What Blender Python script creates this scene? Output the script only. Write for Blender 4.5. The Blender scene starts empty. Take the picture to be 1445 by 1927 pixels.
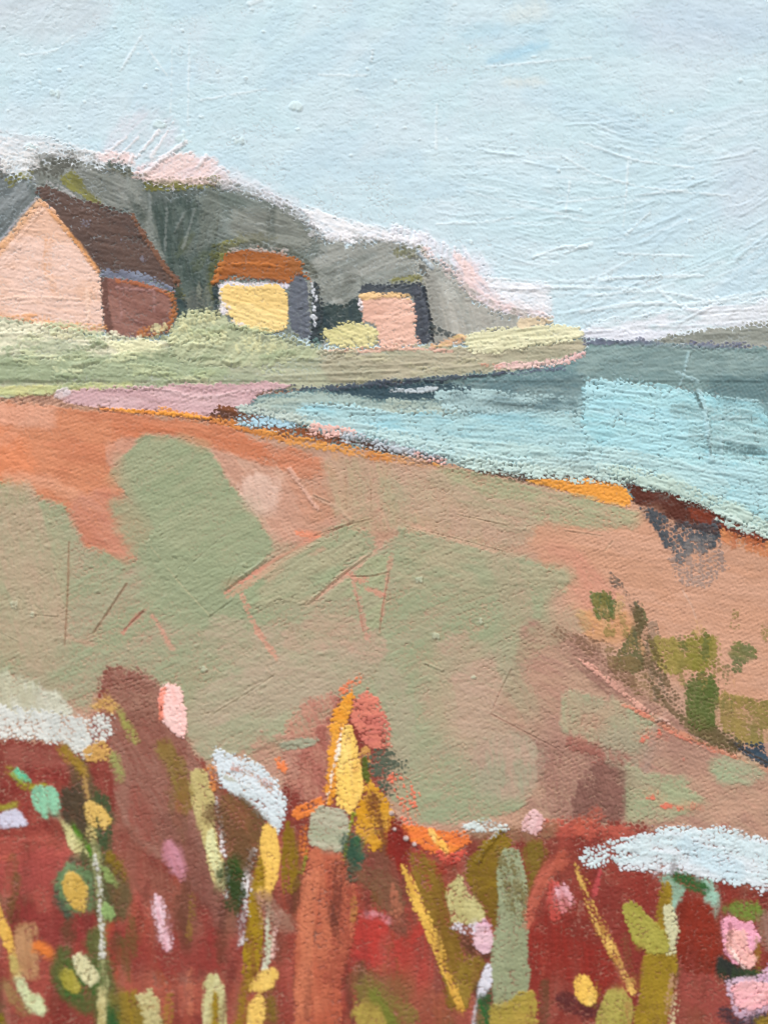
import bpy, math, random
import numpy as np

# ------------------------------------------------------------------ camera, light, exposure
scene = bpy.context.scene
PX = 0.0005                                   # metres of canvas per photo pixel, at the middle of the frame
PW, PH = 1445.0, 1927.0
FOCAL = 2600.0                                # focal length in photo pixels
DIST = FOCAL * PX
CANVAS_Z = 1.55                               # height of the frame's middle above the ground
PITCH, YAW = math.radians(10.0), math.radians(4.0)
cp, sp, cy, sy = math.cos(PITCH), math.sin(PITCH), math.cos(YAW), math.sin(YAW)
FWD = np.array([sy * cp, cy * cp, sp])
RIGHT = np.array([cy, -sy, 0.0])
UP = np.cross(RIGHT, FWD)
CAM = np.array([0.0, 0.0, CANVAS_Z]) - FWD * DIST
cam_data = bpy.data.cameras.new('camera')
cam = bpy.data.objects.new('camera', cam_data)
scene.collection.objects.link(cam)
cam.location = CAM
cam.rotation_euler = (math.pi / 2 + PITCH, 0.0, -YAW)
cam_data.sensor_fit = 'VERTICAL'
cam_data.sensor_height = 24.0
cam_data.lens = FOCAL * 24.0 / PH
cam_data.clip_start = 0.02
cam_data.clip_end = 2000.0
cam_data.dof.use_dof = True
cam_data.dof.focus_distance = DIST + 0.022
cam_data.dof.aperture_fstop = 1.1
scene.camera = cam
scene.cycles.filter_width = 1.0

SUN_ELEV, SUN_ROT = math.radians(44.0), math.radians(-50.0)     # high, a little left of the viewer
world = bpy.data.worlds.new('World')
scene.world = world
world.use_nodes = True
wn = world.node_tree.nodes
sky_tex = wn.new('ShaderNodeTexSky')
sky_tex.sky_type = 'NISHITA'
sky_tex.sun_disc = False
sky_tex.sun_elevation = SUN_ELEV
sky_tex.sun_rotation = math.pi + SUN_ROT
sky_tex.dust_density = 4.0
sky_tex.air_density = 1.0
sky_tex.ozone_density = 1.0
world.node_tree.links.new(sky_tex.outputs['Color'], wn['Background'].inputs['Color'])
wn['Background'].inputs['Strength'].default_value = 0.125
sun_data = bpy.data.lights.new('sun', 'SUN')
sun_data.energy = 2.5
sun_data.angle = math.radians(3.0)
sun_data.color = (1.0, 0.975, 0.945)
sun = bpy.data.objects.new('sun', sun_data)
scene.collection.objects.link(sun)
sun.rotation_euler = (math.pi / 2 - SUN_ELEV, 0.0, SUN_ROT)
scene.view_settings.view_transform = 'Standard'
scene.view_settings.look = 'None'
scene.view_settings.exposure = 0.0
scene.view_settings.gamma = 1.0
scene.view_settings.use_curve_mapping = False
# ------------------------------------------------------------------ the paint: a heightfield of oil paint on a woven canvas
STEP = 1.65
def axis(lo, hi, margin):
    inner = np.arange(lo - 20, hi + 20, STEP)
    d, s, left = 0.0, STEP, []
    while d < margin:
        s = min(s * 1.25, 14.0); d += s; left.append(d)
    left = np.array(left)
    return np.concatenate([inner[0] - left[::-1], inner, inner[-1] + left])
GX, GY = axis(0, PW, 260), axis(0, PH, 240)
NX, NY = len(GX), len(GY)
X, Y = np.meshgrid(GX.astype(np.float32), GY.astype(np.float32))

def canvas_point(u, v):
    """where the painted spot seen at photo pixel (u, v) lies on the canvas plane y = 0"""
    a = (u - PW / 2) / FOCAL; b = -(v - PH / 2) / FOCAL
    d = [FWD[i] + RIGHT[i] * a + UP[i] * b for i in range(3)]
    t = -CAM[1] / d[1]
    return CAM[0] + d[0] * t, CAM[2] + d[2] * t
CX, CZ = canvas_point(X, Y)

_tab = np.random.RandomState(7).rand(512, 512).astype(np.float32)
def noise(x, y, seed=0):
    x = x + seed * 37.17 + 1000.0; y = y + seed * 91.73 + 1000.0
    xi = np.floor(x).astype(np.int32); yi = np.floor(y).astype(np.int32)
    fx = x - xi; fy = y - yi
    fx = fx * fx * (3 - 2 * fx); fy = fy * fy * (3 - 2 * fy)
    x0 = xi & 511; x1 = (xi + 1) & 511; y0 = yi & 511; y1 = (yi + 1) & 511
    a = _tab[y0, x0]; b = _tab[y0, x1]; c = _tab[y1, x0]; d = _tab[y1, x1]
    return (a + (b - a) * fx) * (1 - fy) + (c + (d - c) * fx) * fy
def fbm(x, y, s, seed=0):
    return noise(x / s, y / s, seed) * .55 + noise(x / s * 2.1, y / s * 2.1, seed + 3) * .3 + noise(x / s * 4.3, y / s * 4.3, seed + 5) * .15
def sstep(a, b, t):
    t = np.clip((t - a) / (b - a), 0, 1)
    return t * t * (3 - 2 * t)

# plain weave: threads cross over and under, every knuckle a small oval hump
def weave_field():
    wx = CX / PX + 9.0 * (noise(X / 60, Y / 60, 11) - .5) + 3.0 * (noise(X / 15, Y / 15, 31) - .5)
    wy = -(CZ - CANVAS_Z) / PX + 9.0 * (noise(X / 60, Y / 60, 12) - .5) + 3.0 * (noise(X / 15, Y / 15, 32) - .5)
    r = math.radians(-22.0)
    a = (wx * math.cos(r) + wy * math.sin(r)) / 8.8; b = (wy * math.cos(r) - wx * math.sin(r)) / 7.8
    j0 = np.floor(b).astype(np.int32)
    f1 = np.full(a.shape, 9.0, np.float32); f2 = f1.copy()
    for dj in (-1, 0, 1):
        j = j0 + dj; ash = a - .5 * (j & 1); i0 = np.floor(ash).astype(np.int32)
        for di in (-1, 0, 1):
            i = i0 + di
            q = (i * 73 + j * 151) & 511; s = (j * 37 + i * 11) & 511
            dx = ash - (i + .5 + .42 * (_tab[q, s] - .5)); dy = b - (j + .5 + .42 * (_tab[s, q] - .5))
            d = np.sqrt(dx * dx * (.8 + .4 * _tab[q, q]) + dy * dy).astype(np.float32) + .16 * (_tab[(q + 91) & 511, s] - .5)
            f2 = np.minimum(f2, np.maximum(f1, d)); f1 = np.minimum(f1, d)
    return (1.0 - (f1 / .7) ** 2) * .62 + np.clip((f2 - f1) * 1.0, 0, .35)
W = weave_field()
W = np.clip(W + .75 * (noise(X / 4.4, Y / 3.6, 21) - .5) + .5 * (noise(X / 24.0, Y / 24.0, 22) - .5) + .35 * (noise(X / 9.0, Y / 7.0, 23) - .5), -.3, 1.25).astype(np.float32)

RGB = np.zeros((NY, NX, 3), np.float32)
T = np.zeros((NY, NX), np.float32)            # paint thickness, photo pixels
WT = np.ones((NY, NX), np.float32)            # how much weave still shows through the paint
OWN = np.zeros((NY, NX), np.int32)
OWNERS = []
def owner(key):
    if key not in OWNERS: OWNERS.append(key)
    return OWNERS.index(key)
def lin(c):
    c = np.array(c, np.float32) / 255.0
    return np.where(c <= .04045, c / 12.92, ((c + .055) / 1.055) ** 2.4)

_seed = [0]
POROUS = [.25]
def window(x0, y0, x1, y1):
    a = max(int(np.searchsorted(GX, x0)) - 1, 0); b = min(int(np.searchsorted(GX, x1)) + 1, NX)
    c = max(int(np.searchsorted(GY, y0)) - 1, 0); d = min(int(np.searchsorted(GY, y1)) + 1, NY)
    return (slice(c, d), slice(a, b)) if b > a and d > c else None

def bristle(x, y, ang, seed, fine=1.0):
    t = math.radians(ang); c, s = math.cos(t), math.sin(t)
    u = x * c + y * s; v = y * c - x * s
    v = v + 5 * (noise(u / 90, v / 60, seed + 1) - .5)
    return (noise(u / 70, v / (6.5 * fine), seed) * .45 + noise(u / 34, v / (3.8 * fine), seed + 7) * .55) - .5

def lay(own, w, d, col, col2=None, op=1.0, soft=2.0, rag=3.0, rs=16, dry=2.6, load=None, ang=0.0, streak=.12, thick=.8, ridge=.32,
        rim=0.0, fill=.35, mixs=60, fine=1.0, tail=0.0):
    """lay one load of paint: d is the distance inside the mark's outline (photo pixels)"""
    _seed[0] += 1; sd = _seed[0]
    x = X[w]; y = Y[w]; wv = W[w]
    n = fbm(x, y, rs, sd) - .5
    b = bristle(x, y, ang, sd, fine)
    g = noise((x + y * .4) / 3.0, (y - x * .3) / 3.0, sd + 6) - .5
    e = d + min(1.6, .6 * rag) * g + rag * (2.2 * n + 1.3 * b) + dry * (wv - .6 + .5 * b) * 1.4
    if load is not None:
        e = np.minimum(e, (load - .5 + (wv - .5) * .62 + n * .8 + b * .9 + g * .35) * 9.0)
    if tail:                                            # the brush runs dry towards the end of its mark
        tt = math.radians(ang); u = x * math.cos(tt) + y * math.sin(tt); ins = d > 0
        if ins.any():
            u0, u1 = float(u[ins].min()), float(u[ins].max()); u = (u - u0) / max(u1 - u0, 1.0)
            e = np.minimum(e, (1.25 - tail * np.clip(u, 0, 1.2) ** 1.5 - .5 + (wv - .5) * .55 + n * .9 + b * 1.2 + g * .3) * 9.0)
    a = sstep(-soft, soft, e) * op
    if POROUS[0] > 0 and op > .05:                       # thin paint skips the pits of the weave
        a = a * (1 - POROUS[0] * sstep(.30, -.05, wv + g * .45 + b * .25) * sstep(-1, 5, 14 - np.abs(n) * 20))
    if not (a > .004).any(): return
    c = lin(col)[None, None, :]
    if col2 is not None:
        t = math.radians(ang); u = x * math.cos(t) + y * math.sin(t); v = y * math.cos(t) - x * math.sin(t)
        m = sstep(.3, .7, noise(u / (mixs * 1.6), v / (mixs * .6), sd + 2) * .6 + noise(u / (mixs * .5), v / (mixs * .12), sd + 4) * .4)[..., None]
        c = c * (1 - m) + lin(col2)[None, None, :] * m
    c = c * (1 + streak * 1.5 * b + .10 * n)[..., None]
    A = a[..., None]
    RGB[w] = RGB[w] * (1 - A) + c * A
    T[w] += a * (thick * (.8 + .5 * n) + ridge * 2.0 * b)
    if rim:
        T[w] += a * rim * np.exp(-((d - 2) / 3.2) ** 2) * sstep(.25, .7, noise(x / 40, y / 40, sd + 9))
    WT[w] *= 1 - a * fill
    if own is not None:
        o = OWN[w]; o[a > .5] = owner(own)

def chaikin(p, k, closed=True, r=.25):
    for _ in range(k):
        q = []
        m = len(p)
        for i in range(m if closed else m - 1):
            a, b = p[i], p[(i + 1) % m]
            q += [((1 - r) * a[0] + r * b[0], (1 - r) * a[1] + r * b[1]), (r * a[0] + (1 - r) * b[0], r * a[1] + (1 - r) * b[1])]
        p = q if closed else [p[0]] + q + [p[-1]]
    return p

def poly(own, pts, col, col2=None, sm=1, pad=None, **k):
    p = chaikin(list(pts), sm, True, .14) if sm else list(pts)
    if pad is None: pad = 6 + k.get('rag', 3) * 2 + k.get('dry', 4) * 1.2 + k.get('soft', 2)
    xs = [q[0] for q in p]; ys = [q[1] for q in p]
    w = window(min(xs) - pad, min(ys) - pad, max(xs) + pad, max(ys) + pad)
    if w is None: return
    x = X[w]; y = Y[w]
    best = np.full(x.shape, 1e9, np.float32); ins = np.zeros(x.shape, bool)
    for i in range(len(p)):
        ax, ay = p[i]; bx, by = p[(i + 1) % len(p)]
        dx, dy = bx - ax, by - ay; L = dx * dx + dy * dy + 1e-9
        t = np.clip(((x - ax) * dx + (y - ay) * dy) / L, 0, 1)
        best = np.minimum(best, (x - ax - t * dx) ** 2 + (y - ay - t * dy) ** 2)
        if ay != by:
            cr = ((ay > y) != (by > y)) & (x < dx * (y - ay) / (by - ay) + ax)
            ins ^= cr
    d = np.sqrt(best); d = np.where(ins, d, -d)
    lay(own, w, d, col, col2, **k)

def stroke(own, path, width, col, col2=None, sm=2, **k):
    n = len(path); wd = list(width) if hasattr(width, '__len__') else [width] * n
    p = chaikin([tuple(q) for q in path], sm, False) if sm and n > 2 else list(path)
    ws = np.interp(np.linspace(0, 1, len(p)), np.linspace(0, 1, len(wd)), wd) / 2.0
    pad = max(wd) / 2 + 6 + k.get('rag', 3) * 2 + k.get('dry', 4) * 1.2 + k.get('soft', 2)
    xs = [q[0] for q in p]; ys = [q[1] for q in p]
    w = window(min(xs) - pad, min(ys) - pad, max(xs) + pad, max(ys) + pad)
    if w is None: return
    x = X[w]; y = Y[w]; d = np.full(x.shape, -1e9, np.float32)
    for i in range(len(p) - 1):
        ax, ay = p[i]; bx, by = p[i + 1]
        dx, dy = bx - ax, by - ay; L = dx * dx + dy * dy + 1e-9
        t = np.clip(((x - ax) * dx + (y - ay) * dy) / L, 0, 1)
        d = np.maximum(d, ws[i] * (1 - t) + ws[i + 1] * t - np.sqrt((x - ax - t * dx) ** 2 + (y - ay - t * dy) ** 2))
    if 'ang' not in k: k['ang'] = math.degrees(math.atan2(path[-1][1] - path[0][1], path[-1][0] - path[0][0]))
    lay(own, w, d, col, col2, **k)

def blob(own, cx, cy_, rx, ry, col, col2=None, rot=0.0, **k):
    t = math.radians(rot)
    pts = [(cx + rx * math.cos(a) * math.cos(t) - ry * math.sin(a) * math.sin(t), cy_ + rx * math.cos(a) * math.sin(t) + ry * math.sin(a) * math.cos(t))
           for a in [i * math.pi / 6 for i in range(12)]]
    k.setdefault('ang', rot + 90)
    poly(own, pts, col, col2, **k)

def scratch(path, width=2.2, depth=1.6, col=None, op=.75, wall=1.4):
    """a line dragged through wet paint: a groove, with the paint it pushed up beside it"""
    if col is not None:
        stroke(None, path, width * 1.7, col, op=op, soft=1.4, rag=.8, dry=1, thick=0, ridge=0, streak=.05, fill=.3)
    stroke(None, path, width, (0, 0, 0), op=0.006, soft=1, rag=.4, dry=0, thick=-depth * 160, ridge=0, fill=0)
    off = [(a - width * .9, b - width * 1.1) for a, b in path]
    stroke(None, off, width * .8, (0, 0, 0), op=0.006, soft=1, rag=1.2, dry=0, thick=wall * 160, ridge=0, fill=0)

def ridge_line(path, width=5, h=2.2, col=None, op=.6):
    """a raised lip of paint left by the edge of a brush or knife"""
    if col is not None: stroke(None, path, width, col, op=op, soft=2, rag=1.6, dry=1.5, thick=h, ridge=.3, fill=.3)
    else: stroke(None, path, width, (0, 0, 0), op=.006, soft=2.5, rag=1.6, dry=0, thick=h * 166, ridge=0, fill=.3)

def smudge(path, width, reach=14, op=.8):
    """drag a dry brush through wet paint: the colours under it run together along the stroke"""
    p = chaikin([tuple(q) for q in path], 2, False) if len(path) > 2 else list(path)
    pad = width + reach
    xs = [q[0] for q in p]; ys = [q[1] for q in p]
    w = window(min(xs) - pad, min(ys) - pad, max(xs) + pad, max(ys) + pad)
    if w is None: return
    x = X[w]; y = Y[w]; d = np.full(x.shape, -1e9, np.float32)
    for i in range(len(p) - 1):
        ax, ay = p[i]; bx, by = p[i + 1]; dx, dy = bx - ax, by - ay; L = dx * dx + dy * dy + 1e-9
        t = np.clip(((x - ax) * dx + (y - ay) * dy) / L, 0, 1)
        d = np.maximum(d, width / 2 - np.sqrt((x - ax - t * dx) ** 2 + (y - ay - t * dy) ** 2))
    _seed[0] += 1
    ang = math.atan2(path[-1][1] - path[0][1], path[-1][0] - path[0][0])
    b = bristle(x, y, math.degrees(ang), _seed[0])
    a = (sstep(-width * .1, width * .4, d + width * .5 * b) * op)[..., None]
    src = RGB[w]; acc = np.zeros_like(src); n = 0
    for k in range(-3, 4):
        sx = int(round(math.cos(ang) * reach * k / 3 / STEP)); sy_ = int(round(math.sin(ang) * reach * k / 3 / STEP))
        acc += np.roll(np.roll(src, sy_, 0), sx, 1); n += 1
    m = int(reach / STEP) + 2
    if src.shape[0] <= 2 * m or src.shape[1] <= 2 * m: return
    a[:m] = 0; a[-m:] = 0; a[:, :m] = 0; a[:, -m:] = 0
    RGB[w] = src * (1 - a) + acc / n * a
# ------------------------------------------------------------------ the painted place, laid in from back to front
rnd = random.Random(5)
poly('hillside', [(-400, -400), (1900, -400), (1900, 2400), (-400, 2400)], (170, 130, 110), sm=0, pad=0, rag=0, dry=0, soft=1, thick=.5)
R0 = [(-400, -400), (1900, -400), (1900, 720), (-400, 720)]
poly('sky', R0, (198, 224, 233), (203, 226, 235), sm=0, pad=0, rag=0, dry=0, ang=20, thick=2.0, ridge=.25, fill=.86, mixs=160, streak=.02)
# broad scrubbed strokes of the sky
def sky_ang(x, y):
    if x < 420: return -38 + rnd.uniform(-30, 30)
    if x < 800: return -50 * (1 - y / 600) + rnd.uniform(-26, 26)
    return -14 + 20 * math.sin((x + y) / 170.0) + rnd.uniform(-16, 16)
for i in range(300):
    x = rnd.uniform(-40, 1480); y = rnd.uniform(-30, 600)
    a = sky_ang(x, y); t = math.radians(a); L = rnd.uniform(60, 190); w = rnd.uniform(34, 80)
    if x < 800 and y > 330 - max(0, 40 - x / 8) : continue
    c = rnd.choice([(197, 224, 233), (203, 227, 235), (207, 230, 238), (193, 220, 232), (205, 225, 234), (198, 226, 234)])
    bow = rnd.uniform(-.16, .16) * L
    p = [(x - L / 2 * math.cos(t), y - L / 2 * math.sin(t)), (x - bow * math.sin(t), y + bow * math.cos(t)), (x + L / 2 * math.cos(t), y + L / 2 * math.sin(t))]
    r = .20 + .32 * max(0, min(1, (x - 760) / 300)) * max(.25, min(1, (y - 60) / 300))
    stroke('sky', p, [w, w * .9, w * .7], c, op=.6, soft=10, rag=6, dry=1, streak=.035, thick=.25, ridge=r, fill=.12, fine=1.0 if x < 800 else 1.25)
blob(None, 60, 25, 150, 60, (203, 208, 215), op=.45, soft=30, rag=10, ang=-40, ridge=.2, thick=0)
blob(None, 1320, 40, 150, 70, (190, 206, 224), op=.4, soft=40, rag=8, ang=-60, ridge=.3, thick=0)
blob(None, 1405, 370, 60, 90, (198, 210, 224), op=.4, soft=35, rag=8, ang=-20, ridge=.2, thick=0)
blob(None, 990, 30, 45, 22, (219, 229, 226), op=.6, soft=18, rag=6, rot=-20, thick=0)
blob(None, 985, 158, 40, 8, (215, 219, 212), op=.45, soft=9, rag=4, rot=0, thick=0)
stroke('sky', [(920, 120), (965, 106), (1022, 88)], [10, 24, 10], (160, 208, 231), op=.6, soft=10, rag=5, dry=0, thick=.1, ridge=.2)
stroke(None, [(880, 70), (960, 55), (1010, 60)], 24, (178, 214, 229), op=.45, soft=14, rag=5, thick=0)
for i in range(75):                                     # short comb marks where the brush lifted
    x = rnd.uniform(820, 1450); y = rnd.uniform(200, 610); L = rnd.uniform(40, 170); a = math.radians(sky_ang(x, y) * .8)
    if y < 320 and rnd.random() < .4: continue
    for j in range(rnd.randint(2, 5)):
        yy = y + j * rnd.uniform(6, 9); l = L * rnd.uniform(.6, 1.0); bw = rnd.uniform(-.08, .08) * l
        ridge_line([(x, yy), (x + l * .5 * math.cos(a), yy + l * .5 * math.sin(a) + bw), (x + l * math.cos(a), yy + l * math.sin(a))], rnd.uniform(2.6, 4.2), rnd.uniform(.4, 1.0), (222, 238, 245) if rnd.random() < .4 else None, .35)  # some ridges coloured paler, highlights put into the paint
for i in range(60):
    x = rnd.uniform(0, 1445); y = rnd.uniform(5, 300 if x < 800 else 570); blob(None, x, y, rnd.uniform(2, 4.5), rnd.uniform(1.5, 3.5), (220, 238, 243), op=.7, soft=1.5, rag=1.5, dry=0, thick=rnd.uniform(1, 3.2), fill=.3)
for p, w, h in [([(1125, 530), (1180, 524), (1238, 522)], 6, 3.2), ([(1240, 524), (1320, 521)], 5, 2.2), ([(1000, 490), (1040, 470), (1100, 468)], 5, 2.6), ([(1058, 480), (1110, 462)], 4, 2.2),
                ([(1175, 445), (1220, 403)], 4, 2.6), ([(960, 548), (1090, 542), (1200, 548)], 5, 1.6), ([(1090, 590), (1200, 572), (1300, 578), (1445, 560)], 6, 2), ([(1100, 560), (1230, 548), (1330, 570)], 5, 2),
                ([(905, 130), (1000, 122), (1110, 112)], 3, 1.4), ([(1230, 545), (1280, 585), (1330, 592)], 5, 2.2), ([(1330, 570), (1440, 552)], 6, 2.2), ([(1160, 480), (1300, 486)], 4, 1.6),
                ([(820, 425), (900, 423), (965, 413)], 4, 1.8), ([(1070, 345), (1062, 400)], 3, 1), ([(1180, 300), (1170, 430)], 3, 1.2), ([(820, 200), (818, 282)], 3, 1.4),
                ([(357, 80), (355, 240)], 3, 1.1), ([(325, 95), (322, 215)], 3, 1.1), ([(268, 72), (228, 138)], 4, 1.7), ([(265, 75), (315, 145)], 3, 1.0), ([(378, 192), (500, 172)], 3, 1.2),
                ([(40, 107), (100, 105), (140, 72)], 3, 1.2), ([(700, 98), (697, 118)], 6, 2.4), ([(470, 12), (492, 2)], 6, 2.4), ([(600, 145), (690, 146)], 3, 1.2), ([(1040, 385), (1180, 372), (1290, 362)], 3, 1.3),
                ([(1060, 300), (1130, 340), (1240, 362), (1370, 372)], 3, 1.5), ([(1090, 270), (1180, 305), (1300, 320)], 3, 1.2)]:
    ridge_line(p, w, h, (224, 238, 243), .55)  # ridge highlights painted in a paler colour
# clouds sitting on the tree line
poly('cloud/bank', [(-60, 240), (0, 252), (60, 258), (110, 268), (175, 288), (215, 300), (215, 330), (60, 345), (-60, 340)], (228, 231, 233), (210, 219, 225), op=.85, rag=9, soft=10, dry=3, ang=10, thick=.9, ridge=.6, mixs=40, fill=.5)
poly('cloud#2/bank', [(185, 300), (215, 240), (270, 205), (320, 215), (340, 270), (300, 320), (240, 340), (190, 320)], (220, 216, 225), (206, 220, 228), op=.5, rag=9, soft=16, dry=2, ang=-45, thick=.4, ridge=.5, mixs=40)
poly('cloud#2/bank', [(250, 335), (272, 312), (330, 290), (395, 298), (430, 330), (450, 352), (380, 358), (290, 356)], (239, 211, 206), (230, 208, 210), op=.9, rag=7, soft=9, dry=3, ang=-30, thick=1.0, ridge=.6, mixs=30)
poly('cloud#2/bank', [(180, 300), (225, 290), (255, 296), (250, 318), (205, 312)], (240, 212, 208), op=.8, rag=5, soft=6, dry=3, ang=20, thick=.5)
poly('cloud#2/bank', [(395, 312), (440, 325), (500, 350), (560, 385), (590, 420), (560, 430), (500, 390), (420, 352)], (215, 222, 232), (226, 228, 235), op=.7, rag=8, soft=14, dry=3, ang=30, thick=.7, ridge=.6, mixs=30)
for p, w, h in [([(268, 335), (310, 300), (350, 272)], 9, 3.0), ([(372, 320), (388, 296)], 7, 2.6), ([(225, 298), (262, 262)], 4, 1.6), ([(240, 325), (250, 298)], 4, 1.6), ([(200, 295), (240, 262)], 4, 1.2), ([(258, 300), (300, 250)], 4, 1.5), ([(285, 300), (330, 230)], 4, 1.2), ([(395, 340), (420, 318)], 4, 1.4)]:
    ridge_line(p, w, h, (233, 231, 234), .75)
for x, y in ((300, 238), (340, 265), (105, 180), (60, 282), (450, 270), (555, 205)):
    blob('sky', x, y, 12, 8, (205, 227, 230), op=.9, soft=2, rag=4, dry=0, thick=2.2, ridge=1.0)
poly('cloud#3/bank', [(572, 392), (604, 402), (660, 420), (760, 438), (800, 450), (770, 468), (690, 462), (620, 462), (585, 440)], (240, 240, 243), (218, 226, 234), op=.9, rag=9, soft=9, dry=3, ang=20, thick=1.2, ridge=.8, mixs=30)
poly('cloud#4/bank', [(740, 432), (800, 440), (850, 470), (915, 490), (930, 530), (880, 560), (820, 500), (760, 470)], (214, 226, 234), (226, 227, 236), op=.7, rag=8, soft=14, dry=3, ang=60, thick=.8, ridge=1.0, mixs=24)
for i in range(15):
    x = 735 + i * 10.5; y = 437 + i * 4.2
    ridge_line([(x + rnd.uniform(-4, 4), y - 14), (x + rnd.uniform(-3, 3), y + 10), (x + rnd.uniform(-2, 5), y + rnd.uniform(22, 34))], 4.5, 1.8, (229, 232, 241), .7)
poly('cloud#4/bank', [(850, 478), (882, 492), (905, 520), (930, 552), (985, 575), (1030, 585), (1030, 605), (950, 600), (880, 562), (856, 520)], (238, 211, 207), (226, 214, 220), op=.85, rag=8, soft=8, dry=4, ang=50, thick=.9, ridge=.8, mixs=24)
poly('cloud#4/bank', [(905, 520), (960, 535), (1034, 530), (1036, 600), (985, 588), (935, 570)], (224, 231, 239), (236, 237, 242), op=.85, rag=7, soft=9, dry=3, ang=4, thick=.8, ridge=1.0, mixs=20)
poly('cloud#5/bank', [(1095, 618), (1180, 600), (1290, 586), (1445, 560), (1700, 540), (1700, 640), (1445, 625), (1300, 640), (1180, 652), (1100, 645)], (226, 232, 240), (206, 224, 231), op=.9, rag=8, soft=8, dry=3, ang=-4, thick=.9, ridge=1.2, mixs=34)
stroke('cloud#5/bank', [(1098, 632), (1180, 636), (1260, 634)], 16, (220, 225, 236), op=.8, rag=4, soft=3, thick=.8)
stroke('cloud#5/bank', [(1330, 600), (1400, 592), (1470, 580)], 26, (224, 231, 237), op=.6, rag=6, soft=8, thick=.6, ridge=.9)

# distant hill, trees
poly('hill', [(1215, 650), (1262, 636), (1310, 628), (1370, 618), (1445, 612), (1900, 590), (1900, 668), (1445, 662), (1300, 660)], (144, 150, 142), (160, 163, 154), rag=4, soft=2, dry=9, ang=-4, thick=.6, fill=.3)
stroke('hill', [(1300, 656), (1360, 660), (1460, 664)], [8, 14, 16], (112, 114, 138), rag=4, dry=8, thick=.4)

def tree(key, pts, c1, c2, ang=70, rag=7, dry=12, fill=.45, ridge=.8):
    poly(key, pts, c1, c2, rag=rag, soft=3, dry=dry, ang=ang, thick=.6, ridge=ridge, fill=fill, mixs=38, streak=.22)
tree('tree/crown', [(200, 300), (240, 318), (262, 345), (300, 352), (400, 350), (440, 400), (440, 640), (180, 640), (180, 420)], (100, 110, 106), (80, 92, 88), 75)
tree('tree#2/crown', [(370, 352), (420, 352), (480, 368), (545, 395), (585, 425), (600, 460), (600, 640), (390, 640), (375, 480)], (128, 138, 133), (104, 116, 110), 20)
tree('tree#3/crown', [(575, 452), (620, 455), (660, 462), (720, 450), (770, 462), (800, 490), (815, 640), (570, 660)], (156, 160, 154), (140, 147, 142), -20)
tree('tree#4/crown', [(785, 470), (830, 500), (865, 530), (900, 575), (960, 596), (1032, 603), (1035, 650), (860, 650), (795, 655)], (176, 176, 168), (162, 165, 158), 75)
tree('tree#5/crown', [(60, 318), (90, 298), (130, 300), (165, 308), (215, 320), (262, 345), (258, 410), (150, 400), (60, 370)], (140, 145, 140), (122, 128, 122), 25)
tree('tree#6/crown', [(-70, 300), (0, 306), (40, 335), (85, 362), (90, 400), (0, 520), (-70, 560)], (118, 127, 128), (98, 108, 110), -50)
blob('tree#5/crown', 100, 312, 48, 18, (84, 86, 78), rot=-15, op=.85, load=.48, soft=2.5, rag=6, dry=9, thick=.4)
blob('tree#6/crown', 10, 325, 28, 14, (98, 98, 88), rot=25, op=.8, load=.5, soft=2.5, rag=6, dry=8)
stroke('tree#6/crown', [(40, 440), (60, 410), (85, 372)], 26, (92, 96, 86), op=.6, soft=9, rag=5)
stroke('tree#6/crown', [(-20, 400), (20, 385), (60, 345)], 22, (142, 150, 152), op=.7, soft=8, rag=5)
poly('tree/crown', [(262, 400), (320, 380), (385, 375), (405, 420), (412, 500), (408, 600), (340, 620), (330, 540), (290, 480)], (62, 78, 73), (86, 100, 94), op=.95, soft=12, rag=8, dry=4, ang=80, streak=.3, ridge=.9, mixs=22)
stroke('tree/crown', [(255, 350), (270, 420), (300, 500)], [30, 34, 20], (136, 142, 136), op=.75, soft=9, rag=6, streak=.2)
stroke('tree/crown', [(360, 470), (395, 440), (400, 360)], [30, 40, 22], (112, 120, 112), op=.7, soft=10, rag=6, streak=.25)
poly('tree/crown', [(330, 600), (345, 560), (372, 540), (408, 548), (414, 600), (380, 612)], (88, 94, 90), (118, 124, 112), op=.9, load=.62, soft=5, rag=6, ang=85, streak=.2)
for key, p, w, op in [('tree/crown/olive_foliage', [(285, 352), (330, 350), (405, 348)], 18, .85), ('tree#5/crown/olive_foliage', [(132, 342), (158, 362), (190, 385)], [26, 18, 14], .85), ('tree#6/crown/olive_foliage', [(22, 345), (40, 338), (55, 335)], 17, .8),
                  ('tree#2/crown/olive_foliage', [(412, 480), (440, 455), (520, 450)], [30, 18, 10], .8), ('tree#2/crown/olive_foliage', [(402, 540), (412, 500), (424, 478)], 12, .9), ('tree#3/crown/olive_foliage', [(755, 480), (790, 478)], 18, .6), ('tree#3/crown/olive_foliage', [(740, 532), (790, 530)], 14, .75), ('tree/crown/olive_foliage', [(326, 548), (335, 560)], 22, .8)]:
    stroke(key, p, w, (134, 133, 58), (108, 108, 52), op=op, load=.66, soft=3, rag=5, dry=6, thick=.5)
poly('tree#2/crown', [(440, 400), (520, 395), (590, 440), (585, 475), (500, 470), (440, 450)], (118, 121, 113), (148, 152, 144), op=.7, soft=12, rag=8, ang=15, streak=.25, mixs=24)
poly('tree#3/crown', [(580, 500), (680, 520), (690, 560), (620, 600), (585, 570)], (112, 118, 112), (140, 146, 140), op=.75, soft=10, rag=7, ang=-45, streak=.25, mixs=24)
stroke('tree#3/crown', [(780, 480), (830, 520), (850, 560)], [10, 30, 20], (188, 192, 186), op=.6, soft=9, rag=6, ang=60)
stroke('tree#4/crown', [(810, 530), (815, 600), (830, 640)], 30, (140, 142, 136), op=.7, soft=10, rag=6, streak=.3)
ridge_line([(785, 478), (812, 508)], 7, 3, (200, 218, 230), .95)
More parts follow.
